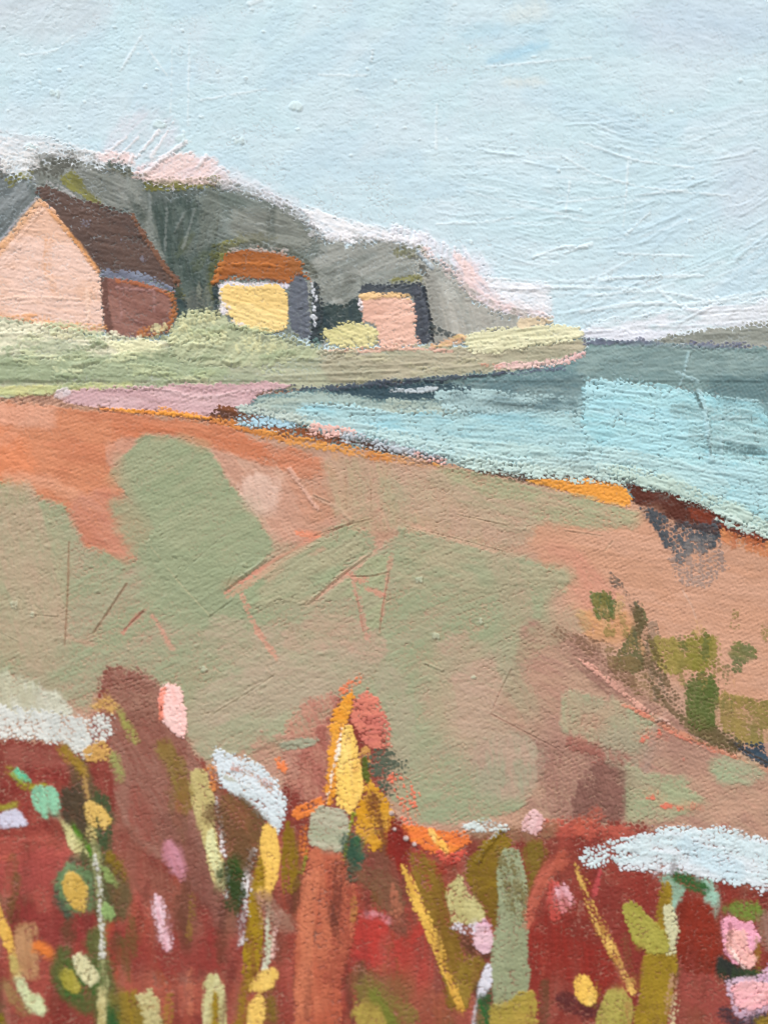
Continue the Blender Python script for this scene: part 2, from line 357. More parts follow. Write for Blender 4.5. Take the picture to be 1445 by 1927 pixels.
stroke('tree#3/crown', [(792, 508), (800, 522)], 10, (66, 68, 62), op=.7, load=.6)
for i in range(60):
    x = rnd.uniform(20, 860); y = rnd.uniform(345, 590)
    if y < 345 + max(0, x - 400) * .32 or (x < 330 and y > 360 + (x - 70) * .75): continue
    l = rnd.uniform(24, 70); a = math.radians(rnd.uniform(40, 130)); key = 'tree/crown' if 250 < x < 410 else 'tree#2/crown' if 410 <= x < 590 else None
    stroke(None, [(x, y), (x + l * .5 * math.cos(a) + rnd.uniform(-5, 5), y + l * .5 * math.sin(a)), (x + l * math.cos(a), y + l * math.sin(a))], [6, rnd.uniform(10, 22), 6], rnd.choice([(72, 88, 84), (92, 106, 102), (150, 156, 150), (88, 98, 72), (122, 132, 128), (66, 78, 72)] if x < 600 else [(134, 144, 142), (156, 162, 156), (180, 184, 178), (148, 156, 154)]), op=.5, soft=5, rag=5, load=.8, streak=.3, thick=.3, ridge=.8)
stroke('tree#2/crown', [(404, 470), (400, 530), (408, 570)], [16, 20, 14], (84, 90, 56), op=.8, soft=4, rag=5, load=.8)
stroke('tree#2/crown', [(420, 472), (480, 464), (560, 478), (590, 520)], [12, 14, 12, 12], (86, 90, 78), op=.75, soft=4, rag=5, load=.7)
stroke('tree/crown', [(318, 520), (330, 550), (336, 580)], 22, (52, 66, 62), op=.8, soft=5, rag=5)
# dry fringe of cloud over the dark tops
for own_, p, w, c, l in [('cloud/bank', [(-20, 275), (60, 285), (140, 290), (220, 305)], [34, 26, 22, 14], (229, 231, 233), .42), ('cloud/bank', [(20, 312), (60, 306)], 34, (234, 235, 235), .6), ('cloud#2/bank', [(260, 335), (330, 340), (400, 345)], [14, 18, 16], (238, 212, 208), .52),
                   ('cloud#2/bank', [(400, 345), (480, 362), (550, 392), (590, 430)], [12, 13, 13, 13], (223, 222, 231), .42), ('cloud#3/bank', [(590, 440), (640, 452), (720, 448), (780, 462)], [12, 11, 10, 10], (236, 236, 241), .46), ('cloud#4/bank', [(800, 480), (860, 530), (930, 580), (1030, 602)], [16, 14, 14, 12], (236, 214, 214), .44)]:
    stroke(own_, p, w, c, load=l * .9, soft=3, rag=6, dry=4, thick=.5, ridge=.5, op=.75)
for p, w, c, l in [([(30, 318), (80, 300), (130, 292), (180, 308)], 22, (96, 102, 94), .4), ([(215, 318), (262, 336), (330, 348), (410, 346)], 12, (92, 92, 66), .4), ([(420, 352), (500, 376), (570, 408), (600, 448)], 20, (132, 138, 134), .4), ([(600, 456), (690, 454), (780, 470)], 12, (146, 150, 144), .4), ([(800, 490), (860, 540), (930, 588), (1030, 606)], 16, (164, 166, 158), .4)]:
    stroke(None, p, w * .7, c, load=l + .02, op=.55, soft=3, rag=7, dry=5, thick=.3)
for p, w in [([(315, 395), (312, 475)], 3), ([(240, 318), (243, 345)], 5), ([(283, 370), (285, 415)], 3), ([(350, 400), (330, 440)], 5), ([(368, 400), (345, 470)], 4), ([(460, 425), (540, 430)], 3), ([(640, 540), (636, 515)], 5), ([(700, 545), (705, 560)], 3)]:
    ridge_line(p, w * .8, 1.6, (150, 158, 155), .4)
# ------------------------------------------------------------------ dark gaps, houses
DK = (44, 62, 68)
poly('dark_patch/foliage', [(584, 575), (640, 578), (682, 560), (684, 612), (640, 620), (600, 650), (584, 650)], DK, (60, 76, 76), rag=4, soft=2.5, dry=5, ang=80, thick=.3)  # dark teal paint filling the gap between the sheds
poly('dark_patch#2/foliage', [(322, 560), (352, 575), (365, 602), (320, 605)], DK, (70, 88, 84), rag=4, soft=3, dry=5, thick=.3)  # dark teal paint in the gap beside the house
# pink house
poly('house/roof', [(70, 366), (76, 356), (92, 352), (142, 376), (246, 404), (262, 425), (310, 500), (338, 528), (328, 548), (270, 528), (192, 522), (150, 470), (106, 408)], (98, 78, 70), (88, 71, 65), rag=2, soft=1.6, dry=4, ang=10, thick=.8, ridge=.45, fill=.45, streak=.14)
stroke('house/roof', [(250, 408), (285, 470), (336, 536)], [6, 9, 8], (122, 86, 66), op=.9, rag=2, soft=2, dry=3)
stroke('tree#5/crown', [(88, 345), (112, 358), (142, 373)], [5, 8, 4], (176, 178, 178), op=.75, load=.6, rag=2)
for x, y, r in ((160, 424, 6), (240, 454, 7), (276, 490, 7)):
    blob('house/roof', x, y, r, r * .8, (128, 128, 142), op=.6, load=.18 + .02 * r, soft=1.5, rag=4, dry=5, thick=.3)
stroke('house/roof/eave', [(188, 518), (240, 522), (285, 532), (322, 546)], [8, 17, 17, 10], (138, 148, 168), (112, 118, 136), load=.72, rag=3, soft=2, dry=5, thick=.4)
poly('house/side_wall', [(190, 526), (222, 524), (290, 540), (322, 558), (329, 592), (326, 626), (270, 640), (214, 640), (198, 628)], (148, 107, 96), (132, 90, 80), rag=2.5, soft=2, dry=4, ang=20, thick=.7, ridge=.4, fill=.35)
stroke('house/side_wall', [(197, 530), (199, 570), (207, 630)], 13, (100, 70, 62), op=.85, soft=2.5, rag=2, streak=.2)
stroke('house/side_wall', [(325, 560), (328, 595), (320, 624), (270, 630)], [6, 8, 10, 18], (176, 110, 58), op=.85, load=.62, soft=3, rag=3, dry=5)
stroke('house/side_wall', [(222, 532), (270, 538), (318, 556)], [4, 6, 5], (176, 104, 62), op=.75, load=.62, rag=2)
for p in ([(222, 545), (290, 552)], [(240, 550), (300, 548)], [(228, 570), (232, 600), (220, 612)], [(236, 588), (258, 608), (270, 612)], [(216, 608), (236, 612)], [(292, 550), (292, 590)]):
    ridge_line(p, 3, 1.2, (166, 128, 124), .55)
poly('house/gable_wall', [(79, 380), (100, 396), (118, 424), (150, 470), (190, 520), (193, 560), (198, 632), (130, 632), (60, 628), (-120, 622), (-120, 560), (0, 468), (45, 418)], (233, 200, 184), (228, 188, 164), rag=2, soft=1.8, dry=4, ang=8, thick=1.0, ridge=.55, fill=.4)
stroke('house/gable_wall/bargeboard', [(82, 384), (108, 412), (150, 466), (188, 516)], [5, 8, 8, 6], (222, 158, 98), (230, 180, 136), op=.8, load=.92, rag=2.5, soft=3.5, dry=1.5)
stroke('house/gable_wall/bargeboard', [(76, 384), (45, 420), (0, 478), (-70, 560)], [12, 15, 13, 12], (224, 170, 120), (232, 186, 148), op=.85, load=.95, rag=3, soft=4.5, dry=1.5)
stroke('house/gable_wall', [(0, 460), (40, 412), (74, 376)], 4, (164, 170, 182), op=.6, load=.6, rag=2)
stroke('house/gable_wall', [(92, 460), (88, 510), (100, 545)], [14, 10, 12], (222, 164, 116), op=.55, load=.5, soft=4, rag=5)
stroke('house/gable_wall', [(-60, 606), (60, 606), (195, 622)], [22, 18, 12], (222, 160, 104), op=.75, load=.55, soft=3, rag=6, ang=0)
for p, w in [([(84, 522), (104, 532)], 4), ([(166, 550), (168, 605)], 6), ([(60, 420), (90, 395)], 4), ([(0, 566), (60, 562), (150, 566)], 3), ([(20, 575), (70, 572)], 3), ([(158, 620), (168, 606)], 3), ([(10, 548), (60, 552)], 3)]:
    ridge_line(p, w, 1.5, (240, 208, 188), .6)
# yellow shed
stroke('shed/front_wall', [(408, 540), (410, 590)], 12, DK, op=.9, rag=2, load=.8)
stroke('shed/side_wall/shadow_strip', [(592, 540), (594, 590), (590, 652)], [12, 16, 12], (54, 64, 70), op=.95, rag=3, dry=6)  # dark strip painted in for the shed's shadow side
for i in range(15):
    blob('shed/side_wall/shadow_strip', 586 + rnd.uniform(0, 9), 538 + i * 5.4, rnd.uniform(1.8, 3.4), rnd.uniform(2, 4.5), (214, 220, 228), op=.85, soft=1.2, rag=1.5, dry=2, thick=.8)
poly('shed/front_wall', [(414, 533), (480, 534), (545, 534), (546, 548), (430, 548), (428, 592), (415, 592)], (236, 231, 228), (222, 220, 234), rag=2, soft=2, dry=3, thick=.5)
poly('shed/front_wall', [(418, 541), (470, 540), (539, 540), (543, 575), (542, 616), (522, 630), (470, 629), (440, 616), (430, 592), (420, 582)], (246, 219, 150), (241, 209, 136), rag=2, soft=1.6, dry=5, ang=10, thick=1.0, ridge=.6, fill=.3)
for x, y, r in ((424, 580, 9), (440, 612, 9), (455, 620, 10), (424, 590, 7)): blob('shed/front_wall', x, y, r, r * .8, (222, 218, 228), op=.8, load=.5, rag=4, soft=2)
poly('shed/side_wall', [(543, 536), (558, 520), (568, 516), (578, 534), (580, 570), (584, 640), (562, 640), (545, 616)], (102, 109, 120), (92, 99, 112), rag=2, soft=1.8, dry=4, ang=85, thick=.6, ridge=.35, fill=.3)
poly('shed/roof', [(401, 538), (408, 510), (430, 478), (470, 474), (524, 477), (560, 490), (572, 512), (586, 534), (570, 522), (556, 516), (544, 536), (520, 533), (470, 528), (424, 528)], (170, 104, 54), (158, 94, 46), rag=2.5, soft=1.6, dry=6, ang=2, thick=1.0, ridge=.5, fill=.3)
stroke('shed/roof', [(548, 494), (560, 512)], 14, (150, 98, 54), op=.6, soft=5, rag=2)
stroke('shed/roof', [(404, 534), (416, 502)], 10, (192, 122, 58), op=.6, soft=4, rag=2)
stroke('shed/roof', [(425, 530), (480, 530), (536, 536)], 5, (70, 66, 70), op=.6, load=.5, rag=3)
stroke('tree#2/crown', [(430, 474), (470, 470), (540, 478)], 7, (188, 184, 180), op=.7, load=.42, rag=4)
ridge_line([(440, 500), (484, 498), (532, 506)], 4, 2.0, (204, 124, 60), .7)
# pink shed
poly('shed#2/roof', [(676, 552), (682, 536), (730, 534), (784, 538), (788, 552), (776, 564), (678, 566)], (82, 90, 98), (70, 78, 86), rag=2.5, soft=2, dry=5, ang=2, thick=.6)
poly('shed#2/side_wall', [(774, 548), (790, 536), (798, 545), (808, 600), (812, 644), (800, 650), (780, 644)], (84, 90, 100), (70, 76, 86), rag=2, soft=1.6, dry=4, ang=80, thick=.6)
stroke('shed#2/side_wall', [(796, 545), (806, 590), (811, 645)], [5, 6, 9], (38, 46, 54), op=.95, load=.75, rag=2.5)
stroke('dark_patch#3/foliage', [(812, 622), (840, 632), (862, 640)], [16, 10, 8], (56, 68, 70), op=.85, load=.55, rag=3)  # low dark stroke by the pink shed
poly('shed#2/front_wall', [(677, 562), (720, 558), (772, 560), (778, 590), (779, 636), (792, 652), (740, 660), (712, 656), (706, 612), (682, 606)], (234, 191, 172), (228, 182, 162), rag=2.5, soft=1.8, dry=5, ang=5, thick=1.0, ridge=.6, fill=.3)
stroke('shed#2/front_wall', [(680, 562), (720, 558), (768, 562)], 9, (236, 200, 140), op=.8, load=.7, rag=2)
for i in range(4): blob('shed#2/front_wall', 677 + rnd.uniform(-1, 2), 570 + i * 4.5, 2.5, 2.8, (232, 226, 230), op=.8, soft=1.2, rag=1.5)

# ------------------------------------------------------------------ grass, shrubs, headland
poly('grass_bank', [(-400, 600), (0, 600), (60, 612), (190, 636), (270, 642), (330, 630), (345, 600), (400, 592), (440, 620), (540, 642), (620, 662), (800, 652), (870, 655), (960, 640), (1100, 640), (1094, 672), (950, 706), (800, 720), (600, 738), (470, 742), (180, 735), (0, 752), (-400, 760)], (164, 173, 146), (178, 182, 156), rag=4, soft=2.5, dry=5, ang=3, thick=1.0, ridge=.7, fill=.6, mixs=50)
poly('grass_bank', [(600, 670), (720, 664), (880, 660), (1000, 648), (1098, 642), (1094, 670), (950, 704), (800, 716), (620, 728)], (182, 176, 152), (170, 168, 144), rag=6, soft=7, dry=4, ang=-3, thick=.7, ridge=.9, fill=.3, mixs=40)
poly('grass_bank', [(-400, 612), (30, 612), (130, 624), (200, 636), (300, 640), (330, 650), (310, 676), (200, 690), (60, 684), (-400, 676)], (230, 228, 200), (190, 198, 168), rag=12, soft=7, dry=6, load=.85, ang=4, thick=1.0, ridge=.8, fill=.3, mixs=34)
poly('grass_bank', [(200, 648), (270, 640), (318, 652), (300, 674), (230, 668)], (232, 232, 190), op=.85, rag=6, soft=6, dry=4, ang=15, thick=.8, ridge=.8)
poly('grass_bank', [(-400, 676), (0, 668), (180, 672), (330, 666), (430, 690), (420, 722), (200, 722), (-400, 722)], (150, 166, 132), (164, 178, 144), op=.9, rag=9, soft=9, dry=3, ang=2, thick=.6, ridge=.8, mixs=40)
poly('grass_bank', [(80, 614), (150, 612), (200, 628), (180, 642), (110, 640)], (190, 204, 166), (226, 222, 182), op=.8, rag=6, soft=5, load=.7, dry=5, ang=8)
poly('shrub/foliage', [(318, 622), (345, 592), (398, 586), (432, 612), (480, 626), (545, 642), (600, 648), (610, 672), (520, 690), (420, 694), (330, 684)], (186, 193, 158), (170, 180, 146), rag=7, soft=4, dry=6, ang=-50, thick=1.1, ridge=.8, fill=.4, mixs=30)
for x, y, r in ((360, 606, 18), (395, 600, 16), (345, 632, 20), (470, 650, 20), (520, 655, 18), (400, 640, 18), (300, 622, 12)): blob('shrub/foliage', x, y, r * 1.3, r * .7, (216, 216, 168), op=.7, load=.5, soft=4, rag=7, dry=6, rot=-20, thick=.8)
for x, y in ((520, 640), (560, 650), (500, 634), (545, 636)): blob('shrub/foliage', x, y, 18, 8, (150, 158, 134), op=.8, load=.42, soft=2, rag=5, dry=8)
stroke('grass_bank', [(-400, 740), (0, 738), (120, 734), (250, 728)], [22, 18, 14, 6], (208, 208, 146), (190, 198, 140), op=.9, rag=5, soft=5, dry=3, thick=.8)
poly('shrub#2/foliage', [(607, 628), (640, 612), (690, 613), (708, 620), (714, 648), (700, 657), (640, 659), (620, 650)], (224, 217, 160), (210, 206, 148), rag=3, soft=2, dry=7, ang=20, thick=1.2, ridge=.7, fill=.1)
for x, y in ((660, 640), (668, 648), (690, 636), (704, 645), (650, 650), (680, 650), (706, 636)): stroke('shrub#2/foliage', [(x, y), (x + 4, y + 7)], 3, (150, 150, 120), op=.8, rag=1, thick=-.4)
poly('shrub#3/foliage', [(872, 640), (884, 630), (930, 623), (985, 616), (1050, 615), (1082, 619), (1097, 630), (1084, 643), (1056, 650), (990, 656), (930, 668), (882, 668)], (231, 230, 196), (219, 219, 182), rag=3.5, soft=1.8, dry=5, ang=-6, thick=1.6, ridge=1.5, fill=.3, streak=.1)
stroke('shrub#3/foliage', [(980, 612), (1005, 606), (1032, 606)], 15, (222, 204, 172), op=.9, load=.75, rag=3)
stroke('shrub#4/foliage', [(812, 655), (840, 648), (868, 640)], [6, 10, 14], (214, 196, 130), (222, 178, 140), op=.85, load=.66, rag=4, thick=.7)
stroke('grass_bank', [(610, 662), (680, 664), (760, 656), (850, 664)], [5, 8, 7, 5], (226, 182, 164), op=.85, load=.7, rag=3, soft=2, thick=.6)
stroke('grass_bank', [(665, 668), (700, 672)], 5, (140, 138, 142), op=.7, rag=2)
stroke('grass_bank', [(592, 645), (604, 664)], 12, (110, 146, 142), op=.7, load=.55, rag=3)
for p, w, h in [([(420, 682), (436, 688), (450, 682)], 6, 3), ([(436, 674), (440, 690)], 5, 2.5), ([(560, 676), (620, 682)], 5, 2.0), ([(640, 688), (740, 676)], 4, 1.6), ([(0, 632), (40, 630), (70, 634)], 7, 2.4), ([(140, 690), (180, 682)], 6, 2.0), ([(50, 676), (150, 672), (200, 676)], 4, 1.5),
                ([(360, 650), (420, 658)], 5, 2), ([(300, 655), (330, 640)], 5, 2), ([(560, 690), (700, 692), (820, 684)], 4, 1.2), ([(500, 712), (620, 706), (760, 700)], 4, 1.4), ([(800, 700), (900, 690)], 3, 1.2), ([(820, 676), (940, 672)], 3, 1.0)]:
    ridge_line(p, w, h, None)

for i in range(80):
    x = rnd.uniform(-10, 1000); y = rnd.uniform(610, 735)
    if (x > 480 and y < 664) or y > 745 - max(0, x - 420) * .05 or x < 330 and y < 640: continue
    l = rnd.uniform(20, 80); a = rnd.uniform(-.5, .4)
    stroke('grass_bank' if y > 690 else None, [(x, y), (x + l * .5, y + l * .25 * a + rnd.uniform(-4, 4)), (x + l, y + l * .5 * a)], [4, rnd.uniform(6, 14), 4], rnd.choice([(216, 222, 180), (196, 206, 164), (150, 166, 130), (182, 194, 150), (140, 154, 122)] if x < 560 else [(196, 190, 164), (172, 168, 144), (186, 184, 152)]), op=.6, load=.6, soft=2.5, rag=5, dry=5, thick=1.2, ridge=1.2)
# ------------------------------------------------------------------ sea
poly('sea', [(455, 745), (620, 730), (800, 716), (950, 700), (1050, 688), (1088, 672), (1104, 654), (1100, 640), (1180, 646), (1260, 652), (1445, 658), (1900, 662), (1900, 1200), (1445, 1040), (1180, 940), (830, 880), (640, 850), (430, 800)], (126, 154, 154), (108, 140, 144), rag=3, soft=2, dry=4, ang=3, thick=.5, ridge=.4, fill=.2, mixs=70)
stroke('sea', [(1100, 646), (1200, 650), (1300, 656), (1400, 652)], [7, 10, 10, 8], (106, 112, 134), op=.85, load=.6, rag=3, soft=2, dry=6)
poly('sea', [(1090, 660), (1250, 650), (1445, 672), (1445, 720), (1200, 700), (1080, 712)], (140, 164, 162), (124, 150, 150), op=.85, rag=5, soft=8, ang=-4, streak=.12, mixs=40, ridge=.6)
poly('sea', [(1330, 715), (1445, 705), (1900, 720), (1900, 770), (1445, 765), (1340, 742)], (98, 128, 132), op=.85, rag=6, soft=9, ang=6, streak=.15)
poly('sea', [(720, 718), (860, 722), (1000, 716), (1098, 705), (1098, 790), (900, 790), (740, 770)], (98, 126, 132), (126, 150, 152), op=.85, rag=5, soft=8, ang=3, streak=.2, mixs=34)
poly('sea', [(610, 736), (700, 722), (800, 720), (880, 726), (900, 748), (800, 762), (700, 752), (640, 748)], (58, 82, 92), (72, 92, 100), rag=4, soft=3, dry=5, ang=0, thick=.4, streak=.2)
stroke('sea', [(470, 736), (560, 738), (680, 726), (830, 716), (950, 704)], [5, 8, 9, 8, 5], (74, 82, 96), op=.85, load=.62, rag=4, dry=7)
stroke('sea', [(735, 738), (780, 738), (820, 734)], [4, 8, 4], (196, 208, 214), op=.9, load=.9, rag=2.5, thick=1.6)
poly('sea', [(480, 748), (600, 742), (700, 754), (860, 762), (860, 790), (700, 780), (560, 785), (480, 775)], (176, 192, 180), (160, 182, 176), rag=5, soft=3, load=.82, dry=6, ang=4, thick=.8, ridge=.7)
poly('sea', [(560, 768), (640, 764), (760, 780), (900, 780), (1100, 776), (1100, 860), (960, 880), (840, 868), (700, 830), (600, 815), (560, 795)], (156, 204, 214), (174, 212, 216), rag=4, soft=2.5, dry=6, load=.92, ang=4, thick=1.0, ridge=.8, mixs=40)
poly('sea', [(820, 735), (960, 740), (1096, 752), (1096, 785), (940, 778), (820, 770)], (170, 200, 202), (140, 172, 176), rag=5, load=.56, soft=2, dry=7, ang=2, thick=.7, ridge=.8, streak=.12)
poly('sea', [(1096, 716), (1180, 722), (1280, 740), (1445, 760), (1445, 1010), (1260, 930), (1096, 880)], (154, 208, 218), (178, 220, 224), rag=5, load=.9, soft=2.5, dry=6, ang=12, thick=1.0, ridge=1.0, streak=.1, mixs=40)
poly('sea', [(1098, 718), (1200, 722), (1330, 742), (1330, 860), (1200, 870), (1098, 840)], (160, 212, 221), (176, 220, 226), op=.75, rag=5, load=.86, soft=2.5, dry=4, ang=8, thick=.8, ridge=.9, mixs=30)
poly('sea', [(1100, 716), (1180, 720), (1260, 738), (1255, 752), (1160, 745), (1098, 756)], (174, 218, 226), rag=3, load=.62, soft=2, dry=6, ang=5, thick=1.0, ridge=.8)
for x, y, l, w, a, c, ld in [(1200, 780, 160, 40, 10, (166, 214, 224), .66), (1240, 830, 180, 50, -10, (170, 216, 224), .75), (1150, 860, 140, 40, 6, (186, 216, 216), .7), (1390, 830, 160, 50, 4, (150, 184, 186), .55), (1390, 900, 120, 46, 12, (174, 212, 218), .66), (1290, 900, 140, 46, 20, (182, 216, 218), .66),
                       (1000, 830, 200, 44, 4, (172, 210, 214), .7), (1340, 780, 150, 24, 4, (142, 174, 176), .5), (1390, 850, 90, 14, 6, (78, 108, 112), .42), (1000, 760, 160, 16, 3, (96, 124, 130), .45), 
                       (930, 850, 220, 40, 6, (186, 216, 214), .72), (950, 880, 260, 34, 10, (198, 218, 208), .74), (1140, 890, 220, 30, 8, (190, 216, 212), .7), (1330, 950, 200, 40, 24, (184, 208, 198), .7), (1420, 990, 120, 40, 26, (180, 204, 194), .66), (1420, 940, 80, 30, 10, (176, 216, 222), .66), (620, 800, 150, 22, 8, (178, 206, 206), .7), (760, 830, 180, 30, 12, (176, 210, 214), .74)]:
    t = math.radians(a)
    stroke('sea', [(x - l / 2 * math.cos(t), y - l / 2 * math.sin(t)), (x, y + rnd.uniform(-5, 5)), (x + l / 2 * math.cos(t), y + l / 2 * math.sin(t))], [w * .8, w, w * .7], c, load=ld + .16, soft=5, rag=6, dry=3, thick=.6, ridge=1.0, op=.8)
for i in range(26):
    x = rnd.uniform(640, 1430); y = rnd.uniform(745, 850 + max(0, x - 850) * .14); l = rnd.uniform(40, 130); a = rnd.uniform(-.15, .25)
    smudge([(x, y), (x + l, y + l * a)], rnd.uniform(14, 36), 16, .85)
for i in range(70):
    x = rnd.uniform(600, 1430); y = rnd.uniform(max(770, 715), 860 + max(0, x - 850) * .12); l = rnd.uniform(30, 110); a = rnd.uniform(-.1, .25)
    ridge_line([(x, y), (x + l * .5, y + l * .5 * a + rnd.uniform(-3, 3)), (x + l, y + l * a)], rnd.uniform(3, 5), rnd.uniform(.7, 1.8), (186, 218, 222), .3)
for p, w, h in [([(570, 764), (640, 766), (700, 776), (770, 782)], 5, 2.4), ([(1312, 738), (1322, 770), (1330, 830), (1336, 868)], 9, 3.2), ([(1326, 772), (1332, 840)], 5, 2), ([(1355, 800), (1352, 880)], 7, 1.6), ([(1292, 668), (1285, 700)], 5, 2), ([(1282, 710), (1272, 740)], 5, 2), ([(1270, 702), (1310, 720)], 4, 1.4), ([(1380, 752), (1445, 762)], 5, 2.2)]:
    ridge_line(p, w * .9, h, (178, 214, 220), .55)
stroke('sea', [(1306, 742), (1316, 770)], 5, (74, 92, 88), op=.8, load=.6, rag=2)
stroke('sea', [(1328, 830), (1334, 856)], 4, (92, 112, 110), op=.7, load=.6, rag=2)
stroke('sandy_edge', [(930, 694), (1000, 688), (1060, 684), (1094, 668)], [5, 10, 12, 10], (232, 194, 192), (226, 200, 190), load=.9, rag=3, soft=2, dry=5, thick=.7)
stroke('sandy_edge', [(900, 690), (940, 692)], 7, (216, 150, 130), op=.7, load=.5, rag=3)
stroke('sea', [(940, 704), (1010, 700), (1060, 696)], 6, (88, 92, 118), op=.8, load=.5, rag=3)
poly('beach', [(100, 742), (180, 734), (300, 728), (420, 724), (520, 722), (545, 730), (490, 744), (460, 770), (410, 796), (330, 780), (220, 772), (130, 762)], (212, 179, 182), (204, 168, 172), rag=4, soft=2.5, dry=4, ang=6, thick=1.0, ridge=.6, fill=.4, mixs=40)
stroke('beach', [(112, 746), (126, 740)], 14, (226, 218, 222), op=.8, rag=3, soft=3)
for p, w, h in [([(255, 730), (330, 738), (360, 752), (440, 742)], 4, 2), ([(390, 752), (450, 738), (500, 736)], 4, 1.6), ([(265, 755), (270, 765)], 3, 1)]: ridge_line(p, w, h, (226, 196, 198), .5)
# ------------------------------------------------------------------ the hillside
poly('hillside', [(-400, 752), (0, 752), (120, 764), (260, 778), (400, 792), (520, 818), (650, 838), (840, 874), (960, 900), (1080, 925), (1190, 950), (1300, 990), (1445, 1022), (1900, 1120), (1900, 2400), (-400, 2400)], (194, 156, 134), (184, 146, 122), sm=0, pad=0, rag=3, soft=2, dry=5, ang=10, thick=.8, ridge=.25, fill=.3, mixs=120)
# strata along the shore
stroke('shore_bank', [(400, 790), (430, 776), (460, 790), (560, 812), (660, 832), (760, 852), (830, 868)], [20, 30, 22, 18, 16, 18, 10], (78, 54, 44), (130, 80, 50), rag=4, soft=2, dry=8, thick=.4)
stroke('shore_bank', [(405, 800), (470, 806), (560, 818), (650, 834)], [16, 18, 18, 10], (160, 98, 56), (140, 82, 48), op=.9, load=.6, rag=4, soft=2, dry=6)
stroke('shore_bank', [(900, 888), (980, 896), (1060, 902), (1180, 914)], [12, 18, 18, 16], (84, 58, 46), rag=4, dry=8)
poly('shore_bank', [(1178, 912), (1262, 926), (1335, 960), (1432, 1006), (1560, 1050), (1560, 1075), (1445, 1030), (1350, 1004), (1290, 998), (1230, 972), (1190, 950)], (74, 38, 30), (88, 44, 32), rag=3, soft=2, dry=5, ang=20, thick=.5)
poly('shore_bank', [(1290, 955), (1335, 962), (1440, 1008), (1445, 1022), (1370, 1000), (1300, 980)], (136, 62, 38), (110, 48, 32), op=.9, rag=4, soft=4, ang=24)
stroke('shore_bank', [(300, 776), (400, 790), (470, 812), (560, 832), (660, 848), (760, 870), (830, 878)], [6, 9, 12, 14, 16, 14, 5], (226, 158, 78), (206, 132, 66), op=.9, load=.66, rag=3, soft=2, dry=6, thick=.7)
stroke('shore_bank', [(190, 772), (270, 778), (340, 782), (392, 790)], [4, 7, 7, 5], (244, 172, 74), (226, 140, 60), load=.82, rag=2, soft=1.6, thick=1.4)
poly('sand_strip', [(985, 905), (1030, 900), (1100, 905), (1164, 912), (1184, 930), (1186, 958), (1120, 944), (1060, 928), (1010, 914)], (246, 180, 82), (232, 158, 66), rag=3, soft=2, dry=4, ang=12, thick=.9, ridge=.5)
# sea dragged dry over the dark bank
for p, w, c, l in [([(455, 795), (500, 796), (548, 800)], 15, (174, 212, 228), .66), ([(455, 772), (520, 780), (590, 800)], [14, 18, 12], (186, 202, 194), .62), ([(590, 810), (630, 812), (662, 820)], [14, 20, 14], (234, 190, 180), .6), ([(650, 826), (740, 842), (830, 858)], [16, 24, 14], (184, 194, 202), .5), ([(775, 858), (832, 868)], 12, (232, 186, 178), .5),
                   ([(700, 816), (800, 838), (900, 866), (1000, 884)], [20, 20, 26, 20], (184, 214, 214), .66), ([(880, 872), (1000, 890), (1180, 902)], [18, 22, 20], (190, 214, 208), .54), ([(1160, 890), (1270, 920), (1360, 960), (1445, 1000)], [26, 26, 26, 24], (184, 208, 198), .62), ([(1350, 975), (1445, 1014)], 18, (190, 212, 204), .46)]:
    stroke('sea', p, w, c, load=l, soft=1.5, rag=4, dry=7, thick=.9, ridge=.6)
# rust and orange paint at the upper left
poly('hillside/earth_patch', [(-400, 760), (0, 758), (140, 770), (300, 785), (420, 800), (480, 830), (520, 870), (430, 850), (330, 815), (270, 818), (215, 890), (240, 940), (285, 990), (270, 1040), (240, 1066), (165, 1035), (125, 955), (30, 925), (-400, 900)], (208, 138, 102), (198, 126, 92), rag=5, soft=6, dry=3, ang=15, thick=.5, ridge=.3, mixs=60)
poly('hillside/earth_patch', [(-400, 800), (20, 800), (60, 850), (70, 895), (0, 905), (-400, 900)], (226, 142, 100), (216, 132, 90), op=.85, rag=5, soft=16, ang=40, thick=.2)
poly('hillside/earth_patch', [(-60, 760), (110, 766), (106, 810), (40, 806), (-60, 792)], (222, 166, 140), op=.7, rag=4, soft=8, ang=85, streak=.15)
stroke('hillside/earth_patch', [(20, 900), (100, 910), (190, 960)], [26, 24, 14], (218, 162, 132), op=.6, soft=9, rag=5)
poly('hillside/earth_patch', [(130, 950), (190, 920), (250, 940), (288, 990), (268, 1050), (240, 1068), (165, 1035)], (196, 136, 114), (188, 122, 102), op=.85, rag=5, soft=9, load=.85, ang=40, thick=.2)
poly('hillside/earth_patch', [(205, 840), (240, 822), (268, 828), (225, 885), (205, 880)], (200, 152, 130), op=.8, rag=3, soft=5, ang=90, streak=.1)
poly('hillside/earth_patch', [(210, 800), (350, 800), (500, 835), (600, 860), (640, 900), (560, 900), (470, 870), (400, 850), (330, 822), (220, 828)], (200, 122, 86), (206, 140, 106), op=.85, rag=6, soft=7, ang=12, load=.85)
poly('hillside/earth_patch', [(380, 840), (450, 862), (540, 890), (600, 960), (560, 1020), (520, 1030), (460, 940), (400, 870)], (206, 166, 144), (198, 152, 130), rag=5, soft=7, ang=50, op=.9, mixs=40)
poly('hillside/earth_patch', [(455, 905), (490, 890), (530, 920), (520, 960), (480, 980), (455, 940)], (226, 198, 182), op=.6, rag=7, soft=9, ang=80, streak=.2)
poly('hillside/earth_patch', [(540, 880), (590, 880), (640, 920), (660, 960), (600, 1010), (570, 980), (560, 930)], (190, 116, 88), (196, 140, 112), op=.7, rag=8, soft=12, ang=60, load=.7)
